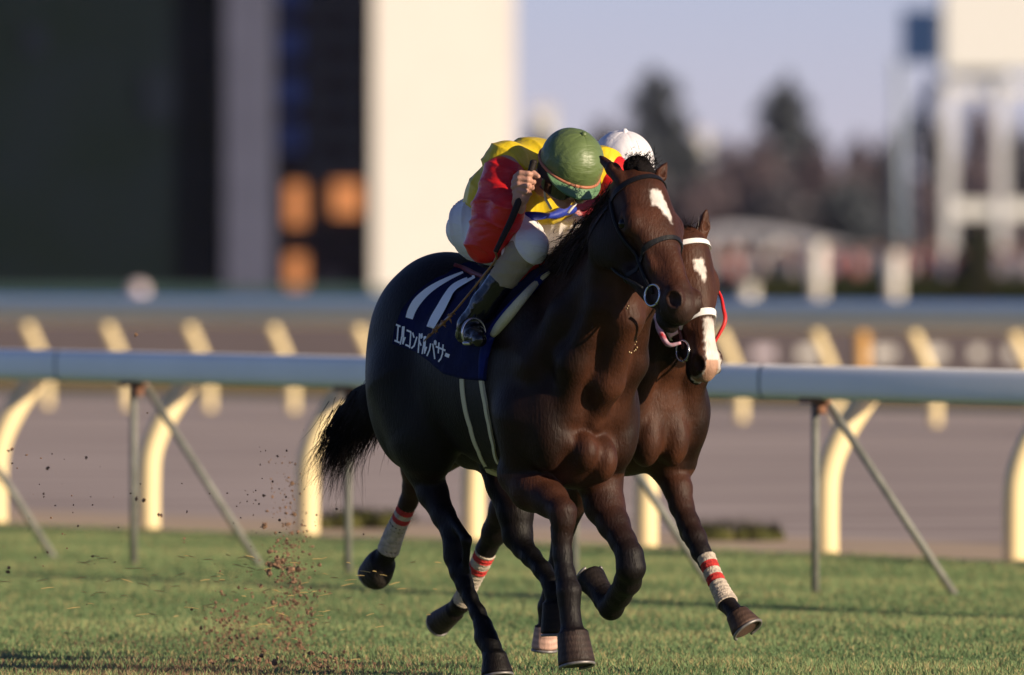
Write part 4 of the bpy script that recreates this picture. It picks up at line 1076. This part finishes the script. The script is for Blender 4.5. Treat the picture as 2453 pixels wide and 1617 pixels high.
goose_rail("running_rail","second running rail on thick cream posts bent over at the top, behind the near rail",38.9,t_c,(t_d-t_c)/4,-2,8,.27,.86,.066,.13,.50,.905,.33)
t_e=t_on(1774,68.5); t_f=t_on(206,68.5)
M_khaki=mat("khaki_rail",(.92,.84,.48),rough=.6)  # one even khaki over the whole third rail
r3=goose_rail("running_rail","third and farthest running rail across the dirt track, with bent cream posts",68.5,t_e,(t_f-t_e)/7.5,-4,12,-.26,.89,.060,.19,.40,.955,-.28,railm=M_khaki,rl=30)
b=MB(); bb=np.array(r3.location); b.tube([P3(t_e-1.86*-34,68.22,1.10)-bb,P3(t_e-1.86*13,68.22,1.10)-bb],.055,16,.7,side=(0,0,1)); b.build("top_rail",mat("blue_grey_rail",(.80,.92,.88),rough=.5,metal=.6),r3)
# dark board kerb and wiring behind the third rail
M_dkboard=mat("dark_kerb_board",(.03,.035,.025),rough=.9)
def at(x,D,z=0.0): return np.array(((x-CX)/F*D, D, z))
def zat(y,D): return HC-(y-HY)/F*D
def fbox(b,x0,x1,y0,y1,D,depth,zoff=0):
    """a box standing at distance D whose front spans these photo columns and rows"""
    b.box(((x0-CX)/F*D,D,zat(y1,D)),((x1-CX)/F*D,D+depth,zat(y0,D)))
# turf lumps at the edge of the dirt
M_lump=ground_mat("turf_lump",[(.3,(.03,.035,.012)),(.6,(.07,.07,.02)),(.8,(.12,.10,.04))],12,(1,1,1))
for (x,D,w,hh,lab) in ((872,83.0,.30,.085,"low dark mound of turf by the dirt track, left of the leading horse's hind legs"),(1757,79.6,.27,.075,"low dark mound of turf by the dirt track, right of the bandaged fore leg")):
    mb=MB(); g=random.Random(x)
    for i in range(14): mb.ball((g.uniform(-w*.8,w*.8),g.uniform(-.12,.12),g.uniform(0,hh*.35)),(w*g.uniform(.2,.42),.1,hh*g.uniform(.5,.95)),10,6)
    hair_tufts(mb,[(-w,0,hh*.6),(0,0,hh*.9),(w,0,hh*.6)],500,.06,(0,0,1),.8,.003,3,.01)
    o=mb.build("turf_mound",M_lump,None,True,loc=tuple(at(x,D))); tag(o,lab,"turf mound","turf mounds beside the dirt track")
# ---- left: dark building with grey pier, windows and the white end wall
M_dglass=mat("dark_green_cladding",(.005,.011,.0105),rough=.9,spec=.05,var=.25,vscale=.25,var_col=(.007,.013,.018))
M_gwall=mat("grey_pier_shade",(.10,.105,.16),rough=.85,spec=.1,var=.12,vscale=.8)  # grey_wall tone: the pier's shade is put into this dark lilac-grey
M_wwall=mat("white_render_wall",(.60,.56,.53),rough=.85,var=.03,vscale=.6)
M_brown=mat("brown_tile_wall",(.028,.022,.030),rough=.8,spec=.1,var=.3,vscale=1.2)
M_slate=mat("blue_panel",(.10,.17,.50),rough=.6,spec=.2,var=.5,vscale=.5)
M_glow=mat("lit_window_glass",(.25,.09,.03),rough=.5,spec=.2,emit=(1.0,.36,.12),estr=.52)
DB=600.0
TOPY=-420
def building(name,loc,label,cat="building"):
    e=empty(name,loc,0); tag(e,label,cat); return e
bl=building("grandstand",tuple(at(265,DB)),"tall dark green clad stand filling the left of the picture")
def part(name,m,par,rects,D,depth,zmin=None):
    b=MB()
    for (x0,x1,y0,y1) in rects:
        lo=np.array(((x0-CX)/F*D,D,zat(y1,D))); hi=np.array(((x1-CX)/F*D,D+depth,zat(y0,D)))
        if zmin is not None: lo[2]=zmin
        b.box(tuple(lo-np.array(par.location)),tuple(hi-np.array(par.location)))
    return b.build(name,m,par,False)
part("cladding",M_dglass,bl,[(-900,528,TOPY,693)],DB,14,0)
part("panel_band",mat("dark_blue_band",(.007,.012,.022),rough=.8,spec=.1),bl,[(-900,527,-300,-40),(60,110,60,130),(340,420,170,290)],DB-.15,.15)
part("plinth",mat("teal_plinth",(.05,.085,.085),rough=.8),bl,[(-900,890,688,712)],DB-1.2,1.0,0)
bt=building("office_block",tuple(at(770,DB+2)),"dark brown tiled block with grey pier and orange lit windows")
part("wall",M_brown,bt,[(655,892,TOPY,700)],DB+2,12,0)
b=MB(); 
pc=at(600,DB-1)-np.array(bt.location); b.box((-1.05,-.4,0),(.92,2.4,18),(1,0,0),(0,1,0),pc); b.build("pier",M_gwall,bt,False)
for k in range(9):
    y0=-380+k*112; part("window",M_slate,bt,[(668,722,y0,y0+72)],DB+1.8,.2) if y0<360 else None
for k in range(14):
    y0=-400+k*78
    if y0<400: part("window",mat("window_dark",(.02,.022,.035),rough=.3) if k==0 else bpy.data.materials["window_dark"],bt,[(740,790,y0,y0+40),(815,865,y0,y0+40)],DB+1.85,.2)
for (x0,x1,y0,y1) in ((688,732,440,540),(795,866,436,516),(688,732,610,704)):
    w_=part("window",M_glow,bt,[(x0,x1,y0,y1)],DB+1.7,.25); 
    part("frame",M_brown,w_,[],DB,1) if False else None
part("window",mat("dim_window",(.16,.09,.09),rough=.4),bt,[(770,820,655,700)],DB+1.75,.2)
bw=building("white_building",tuple(at(1060,DB-2)),"tall blank cream wall lit by the low sun, behind the front rider")
b=MB(); th_=math.radians(24); ux=(math.cos(th_),math.sin(th_)); uy=(-.012,1.0); xl=at(894,DB-2)-np.array(bw.location); wl_=(1232-894)/F*DB/math.cos(th_)
b.box((0,0,0),(wl_,9,zat(TOPY,DB)),ux,uy,xl) if False else b.box((0,0,0),(wl_,9,zat(TOPY,DB)),(*ux,0),(*uy,0),xl); b.build("wall",M_wwall,bw,False)
# round distance marker on a thin stem
M_marker=mat("pale_marker",(.72,.62,.66),rough=.6)
def marker(x,y,r,D,lab):
    e=empty("marker_disc",tuple(at(x,D)),0); tag(e,lab,"marker"); b=MB(); z_=zat(y,D); b.tube([(0,-.03,z_),(0,.03,z_)],r,24); b.build("disc",M_marker,e); b=MB(); b.tube([(0,0,0),(0,0,z_)],.02,6); b.build("stem",M_pole,e)
marker(331,699,.20,300,"small round pale marker disc in front of the dark stand")
part_w=mat("pale_box",(.78,.70,.62),rough=.6)
# ---- right: posts, stand frame, marquee, hedge, crowd and trees
M_postr=mat("white_post",(.80,.76,.68),rough=.5)
for (x,y0,y1,w,D,lab) in ((1958,588,752,.17,330,"tall white post left of the two in front of the hedge"),(2142,612,748,.17,330,"tall white post right of its twin in front of the hedge"),(1792,688,748,.18,330,"short white post in front of the hedge, beside the far horse's head")):
    e=empty("white_post",tuple(at(x,D)),0); tag(e,lab,"post","white posts in front of the hedge"); b=MB(); b.tube([(0,0,0),(0,0,zat(y0,D))],w,14); b.build("shaft",M_postr,e)
    b=MB(); b.tube([(0,0,zat(y0,D)),(0,0,zat(y0,D)+.06)],w*1.08,14); b.build("cap",M_postr,e)
# low white boards beyond the third rail, and the orange stake
for i,(x0,x1,lab) in enumerate(((1905,1990,"low white board beyond the far rail, leftmost of the row"),(2085,2150,"low white board just right of the orange stake"),(2190,2272,"widest low white board of the row beyond the far rail"),(2325,2362,"narrow low white board near the right end of the row"),(2400,2500,"low white board at the right edge of the picture"),(1800,1860,"dim low white board close to the far horse's muzzle"))):
    D=205; e=empty("marker_board",tuple(at((x0+x1)/2,D)),0); tag(e,lab,"board","low white boards beyond the far rail")
    w=(x1-x0)/2/F*D*.8; b=MB(); b.box((-w,-.03,.05),(w,.03,zat(832,D))); b.build("panel",M_postr if i!=5 else M_marker,e,False)
    b=MB(); [b.box((q*w*.8-.02,.035,0),(q*w*.8+.02,.07,zat(836,D))) for q in (-1,1)]; b.build("legs",M_pole,e,False)
D=150; e=empty("orange_stake",tuple(at(2064,D)),0); tag(e,"short orange stake behind the far rail on the right","stake"); b=MB(); b.tube([(0,0,0),(0,0,zat(800,D))],.085,12); b.tube([(0,0,zat(800,D)),(0,0,zat(792,D))],.06,12); b.build("shaft",mat("orange_paint",(.62,.34,.10),rough=.5),e)
# hedge
def leaf_cloud(n,centres,size,g,flat=.0):
    """many small leaf faces spread through ellipsoids: (centre, radii)"""
    w=np.array([np.prod(r)**(2/3) for c,r in centres]); w/=w.sum(); pick=g.choice(len(centres),n,p=w)
    C=np.array([c for c,r in centres])[pick]; R=np.array([r for c,r in centres])[pick]
    d=g.normal(size=(n,3)); d/=np.linalg.norm(d,axis=1)[:,None]; rr=g.random(n)**.45
    P=C+d*R*rr[:,None]; a=g.normal(size=(n,3)); a/=np.linalg.norm(a,axis=1)[:,None]; b_=np.cross(a,g.normal(size=(n,3))); b_/=np.linalg.norm(b_,axis=1)[:,None]
    s=size*(.5+g.random(n))[:,None]
    V=np.stack([P-a*s,P+b_*s*.6,P+a*s,P-b_*s*.6],1).reshape(-1,3); Fq=np.arange(n*4).reshape(n,4)
    return V,Fq
G=np.random.default_rng(11)
def leafmat(name,c1,c2): return mat(name,c1,rough=.8,spec=.2,var_col=c2,vscale=.7)
M_hedge=leafmat("hedge_leaves",(.030,.042,.014),(.055,.06,.02))
D=420; cs=[((x-CX)/F*D-at(2150,D)[0],0,.28+.08*math.sin(x*.05)) for x in range(1780,2760,12)]
cs=[((c[0],c[1],.45),(.45,.5,.50)) for c in cs]
V,Q=leaf_cloud(9000,cs,.10,G); o=mesh_obj("hedge",V,Q,M_hedge,None,False,loc=tuple(at(2150,D))); tag(o,"long low dark clipped hedge below the white frame tower","hedge")
# marquee: low grey tent with a bowed roof on legs
D=520; mq=empty("marquee",tuple(at(1930,D)),0); tag(mq,"long low grey roofed marquee in front of the trees on the right","marquee")
lx=lambda x:(x-1930)/F*D
b=MB(); prof=[(1640,585),(1700,553),(1760,541),(1850,548),(1960,570),(2080,597),(2240,628)]
P_=cr([(lx(x),zat(y,D)) for x,y in prof],5); top=[];
for yy in (0,7): top.append([(p[0],yy,p[1]) for p in P_])
b.strip(top[1],top[0]); bot=[(p[0],0,p[1]-.33) for p in P_]; b.strip(top[0],bot); bot2=[(p[0],7,p[1]-.33) for p in P_]; b.strip(bot2,top[1]); b.strip(bot,bot2)
b.build("roof",mat("grey_canvas",(.42,.41,.47),rough=.8),mq,False)
M_tp=mat("tent_pole",(.5,.5,.56),rough=.5)
for x in (1700,1745,1790,1850,1930,2010,2090,2170): 
    b=MB(); b.tube([(lx(x),.3,0),(lx(x),.3,np.interp(lx(x),[p[0] for p in P_],[p[1]-.3 for p in P_]))],.10,8); b.build("pole",M_tp,mq)
b=MB(); b.box((lx(1640),3,0),(lx(2240),3.2,1.4)); b.build("back_wall",mat("grey_tent_wall",(.20,.19,.25),rough=.9),mq,False)
# bright rounded tent-like shape
e=empty("white_tent",tuple(at(1872,500)),0); tag(e,"small bright white tent standing before the grey marquee","tent")
b=MB(); w=.95; zt=zat(592,500); b.box((-w,-.8,0),(w,.8,zt*.78)); b.build("walls",M_postr,e,False); b=MB(); b.add([(-w*1.05,-.85,zt*.785),(w*1.05,-.85,zt*.785),(w*1.05,.85,zt*.785),(-w*1.05,.85,zt*.785),(0,0,zt*1.12)],[(0,1,4),(1,2,4),(2,3,4),(3,0,4),(3,2,1,0)]); b.build("roof",M_postr,e,False)
# crowd: reads as one soft mass of coats
g=random.Random(5); b=MB(); D=480
pal=[(.10,.09,.13),(.30,.05,.06),(.16,.15,.22),(.35,.30,.32),(.05,.05,.08),(.45,.16,.16),(.22,.20,.28),(.5,.45,.45),(.08,.10,.16)]
for i in range(230):
    x=g.uniform(1640,2480); X=(x-CX)/F*D-at(2060,D)[0]; Y=g.uniform(-3,3); h_=g.uniform(1.5,1.78)
    b.c=g.choice(pal); b.tube([(X,Y,.75),(X,Y,h_*.62),(X,Y,h_*.83)],[.17,.22,.12],8); b.c=(.04,.04,.06); b.tube([(X-.08,Y,0),(X-.08,Y,.8)],.08,6); b.tube([(X+.08,Y,0),(X+.08,Y,.8)],.08,6)
    b.c=g.choice([(.35,.2,.15),(.03,.02,.02)]); b.ball((X,Y,h_-.12),(.10,.11,.13),8,6)
o=b.build("crowd",mat("crowd_clothes",(.2,.2,.2),attr=True,rough=.9),None,True,loc=tuple(at(2060,D)),col=True); tag(o,"distant crowd of spectators in dark and red coats below the marquee","crowd",kind="stuff")
# white frame tower with the bright screen back on top
D=500; tw=building("frame_tower",tuple(at(2330,D)),"white steel frame tower carrying a large bright box, at the right edge","tower")
M_twhite=mat("tower_white",(.80,.78,.74),rough=.6); M_tgrey=mat("tower_grey",(.68,.67,.68),rough=.6); M_tblue=mat("tower_blue",(.32,.44,.60),rough=.6)
part("box",M_twhite,tw,[(2262,2700,-500,168)],D,5)
part("blue_panel",M_tblue,tw,[(2160,2250,22,150)],D+1,.4)
part("column",M_tgrey,tw,[(2262,2288,168,640)],D+.5,.6,0); part("column",M_tgrey,tw,[(2388,2412,168,640)],D+.5,.6,0); part("column",M_tgrey,tw,[(2560,2600,168,640)],D+.5,.6,0)
part("beam",M_tgrey,tw,[(2290,2386,200,228),(2414,2560,200,228)],D+.7,.3); part("beam",M_twhite,tw,[(2290,2386,484,520),(2414,2558,484,520)],D+.6,.4)
part("panel",mat("tower_haze_panel",(.40,.37,.42),rough=.8),tw,[(2298,2382,168,190)],D+1.2,.2)
M_tlb=mat("tower_pale_blue",(.33,.38,.45),rough=.6)
b=MB(); L_=np.array(tw.location); q=lambda x,y,dy=0:at(x,D,zat(y,D))-L_+np.array((0,dy,0))
b.tube([q(2152,140,1),q(2160,620,1)],.17,8); b.build("strut",M_tlb,tw)
b=MB(); b.tube([q(2250,190,1.5),q(2172,330,1.5)],.26,8); b.build("strut",mat("tower_lilac",(.45,.44,.52),rough=.7),tw)
b=MB(); b.tube([q(2172,330,1.5),q(2195,620,1.5)],.14,8); b.build("strut",M_tlb,tw)
# trees
def far_tree(x,ytop,wpx,D,cm,lab,ybase=600,shape="cone",n=2600,seed=1):
    g=np.random.default_rng(seed); H=zat(ytop,D); w=wpx/2/F*D
    e=empty("tree",tuple(at(x,D)),0); tag(e,lab,"tree","trees on the skyline")
    b=MB(); b.tube([(0,0,0),(w*.05,0,H*.4),(0,0,H*.85)],[w*.10+.12,w*.07+.08,.04],8)
    cs=[]
    for i in range(26):
        t=i/25; z=H*(.12+.86*t)
        rad=w*( (1-t**4)**.8*.9+.12 if shape=="cone" else (math.sqrt(max(1-(2*t-.9)**2*.8,0.02))) )
        k=3 if shape=="cone" else 4
        for j in range(k):
            a=g.random()*6.28; rr=rad*g.random()*.75; cs.append(((math.cos(a)*rr,math.sin(a)*rr,z+g.normal()*H*.02),(rad*.5+.2,rad*.5+.2,H*.05+.15)))
            if i%5==0: b.tube([(0,0,z*.85),(math.cos(a)*rr,math.sin(a)*rr,z)],[.08,.03],5)
    b.build("trunk",M_bark,e); V,Q=leaf_cloud(n,cs,max(.16,w*.10),g); mesh_obj("crown",V,Q,cm,e,False)
M_bark=mat("bark",(.05,.035,.03),rough=.9)
M_con=leafmat("conifer",(.068,.080,.095),(.09,.10,.115)); M_brn=leafmat("brown_autumn_haze",(.19,.135,.145),(.13,.11,.13)); M_mix=leafmat("dull_olive_haze",(.12,.11,.125),(.085,.085,.10))  # distance haze is put into these paler, bluer leaf colours
TR=[(1577,170,215,800,M_con,"tallest dark pointed conifer, rising just behind the white capped rider","cone"),
    (1890,190,215,840,M_con,"dark conifer standing alone right of the tallest one","cone"),
    (1450,292,150,820,M_mix,"dull rounded tree directly behind the green cap","round"),
    (1290,305,120,860,M_mix,"dull rounded tree beside the cream wall","round"),
    (1520,300,170,780,M_con,"broad dark conifer left of and below the tallest","cone"),
    (1640,330,190,800,M_con,"broad dark conifer right of and below the tallest","cone"),
    (1740,345,150,860,M_brn,"reddish brown bare tree between the two tall conifers","round"),
    (1815,330,150,830,M_brn,"brown tree touching the left side of the lone conifer","round"),
    (1960,355,170,820,M_brn,"brown tree touching the right side of the lone conifer","round"),
    (2060,335,150,860,M_brn,"brown tree left of the blue strut","round"),
    (2130,330,120,840,M_mix,"olive tree behind the blue strut of the tower","round"),
    (2230,270,120,880,M_mix,"tree seen between the strut and the white tower column","round"),
    (2340,250,140,880,M_brn,"brown tree seen through the frame of the tower","round"),
    (2450,300,140,860,M_mix,"tree at the right edge behind the tower","round"),
    (1690,430,220,720,M_brn,"low broad brown tree in front of the conifers","round"),
    (1860,450,240,720,M_mix,"low broad olive tree in front of the lone conifer","round"),
    (2030,440,200,720,M_con,"low dark tree in front of the brown ones","round"),
    (1560,420,200,720,M_mix,"low broad tree right of the white cap","round"),
    (2180,420,180,730,M_brn,"low brown tree at the foot of the blue strut","round"),
    (2350,430,200,730,M_brn,"low brown tree under the tower beam","round")]
for i,(x,yt,w,D,m_,lab,sh) in enumerate(TR): far_tree(x,yt,w,D,m_,lab,600,sh,4200,20+i)
far_tree(2345,545,80,420,leafmat("dark_shrub",(.03,.035,.02),(.05,.04,.025)),"small dark upright shrub in the hedge below the tower",600,"cone",900,77)
# pale far buildings peeping over the trees
for (x0,x1,y0,lab) in ((1268,1335,262,"pale distant house block above the trees beside the cream wall"),(1665,1705,322,"small pale distant block between the conifers")):
    D=1000; e=building("distant_block",tuple(at((x0+x1)/2,D)),lab); w=(x1-x0)/2/F*D*.8; b=MB(); b.box((-w,0,0),(w,5,zat(y0,D))); b.build("wall",M_postr,e,False); b=MB(); b.box((-w*1.05,-.2,zat(y0,D)+.003),(w*1.05,5.2,zat(y0,D)+.3)); b.build("roof",M_marker,e,False)
# a low wood behind everything closes the skyline
cs=[((x-CX)/F*1100-at(1800,1100)[0]) for x in range(1150,2700,22)]
cs=[((c,0,2.4+1.0*math.sin(i*1.3)+.8*math.sin(i*.61)),(1.3,2.0,2.6)) for i,c in enumerate(cs)]
V,Q=leaf_cloud(16000,cs,.35,G); o=mesh_obj("far_wood",V,Q,M_brn,None,False,loc=tuple(at(1800,1100))); tag(o,"far wood seen as one brown mass on the skyline","wood",kind="stuff")

# ------------------------------------------------------------------ turf and soil thrown up behind the hooves
M_soil=mat("thrown_soil",(.26,.15,.09),rough=.95,var=.5,vscale=60)
M_straw=mat("straw",(.55,.40,.16),rough=.7)
g=random.Random(3); b=MB()
def clod(b,c,s,g):
    n0=len(b.V); b.ball(c,(s*g.uniform(.6,1.2),s*g.uniform(.6,1.2),s*g.uniform(.5,1.1)),6,4)
    for i in range(n0,len(b.V)):
        v=np.array(b.V[i]); d=v-np.array(c); b.V[i]=tuple(np.array(c)+d*g.uniform(.6,1.35))
def px3(x,y,D): return at(x,D,zat(y,D))
O_=px3(690,1400,57.2)
def scatter(n,xy,sx,sy,D,dd,s0,s1):
    for i in range(n):
        x=g.gauss(xy[0],sx); y=g.gauss(xy[1],sy); c=px3(x,min(y,1640),D+g.gauss(0,dd)); c[2]=max(c[2],.01); clod(b,tuple(c-O_),g.uniform(s0,s1)*(.5+g.random()),g)
scatter(260,(695,1500),34,80,57.2,.4,.002,.008); scatter(100,(700,1380),24,75,57.2,.4,.003,.008); scatter(26,(672,1350),18,20,57.2,.3,.006,.012)
scatter(70,(682,1190),20,70,57.2,.4,.002,.006); scatter(260,(560,1515),38,48,57.2,.4,.002,.007); scatter(90,(640,1590),90,20,55.2,.4,.003,.011)
scatter(70,(800,1600),40,14,55,.3,.003,.008); scatter(420,(700,1430),26,110,57.2,.4,.0015,.005); scatter(300,(560,1520),45,45,57.2,.4,.0015,.005); scatter(45,(640,1200),80,100,55.3,.5,.002,.005)
scatter(40,(120,1240),110,110,54.5,.6,.002,.005); scatter(40,(480,1300),250,150,54.8,.7,.002,.005)
for (x,y,s) in ((660,1352,.020),(635,1255,.014),(345,1198,.012),(386,1235,.009),(441,1290,.009),(18,1370,.012),(115,1120,.010),(528,1487,.014),(625,1405,.012),(645,1490,.014),(742,1510,.012),(665,1590,.016),(325,802,.009),(20,1080,.010),(715,1545,.016)):
    clod(b,tuple(px3(x,y,56.8)-O_),s*.75,g); clod(b,tuple(px3(x+g.gauss(0,6),y+g.gauss(0,5),56.8)-O_),s*.7,g)
o=b.build("flying_soil",M_soil,None,False,loc=tuple(O_)); tag(o,"brown soil and crumbs of turf flung up behind the leading horse","flying soil",kind="stuff")
b=MB(); O2=px3(500,1450,55)
for i in range(110):
    x=g.choice([g.uniform(0,1080),g.gauss(650,170)]); y=1330+abs(g.gauss(0,110)); y=min(y,1612)
    c=px3(x,y,54.9+g.gauss(0,.4)); c[2]=max(c[2],.03); c=c-O2; a=g.uniform(-.5,.5); L_=g.uniform(.008,.028); d=np.array((math.cos(a),g.uniform(-.3,.3),math.sin(a)*.6)); b.tube([c-d*L_,c+np.array((0,0,.0012)),c+d*L_],[.0012,.0018,.0008],4)
o=b.build("flying_straw",M_straw,None,False,loc=tuple(O2)); tag(o,"pale straw and cut grass flicked up above the turf","straw",kind="stuff")
# ------------------------------------------------------------------ the late afternoon air
b=MB(); b.box((-900,-60,-1.0),(900,1500,24)); 
M_air=bpy.data.materials.new("air"); M_air.use_nodes=True; nt=M_air.node_tree; nt.nodes.remove(nt.nodes["Principled BSDF"])
pv=nt.nodes.new("ShaderNodeVolumePrincipled"); pv.inputs["Color"].default_value=(.80,.78,1.0,1); pv.inputs["Density"].default_value=.000025; pv.inputs["Anisotropy"].default_value=0.0
nt.links.new(pv.outputs[0],[n for n in nt.nodes if n.type=='OUTPUT_MATERIAL'][0].inputs["Volume"])
o=b.build("haze",M_air,None,False); tag(o,kind="stuff",label="thin lilac haze over the racecourse",cat="haze")
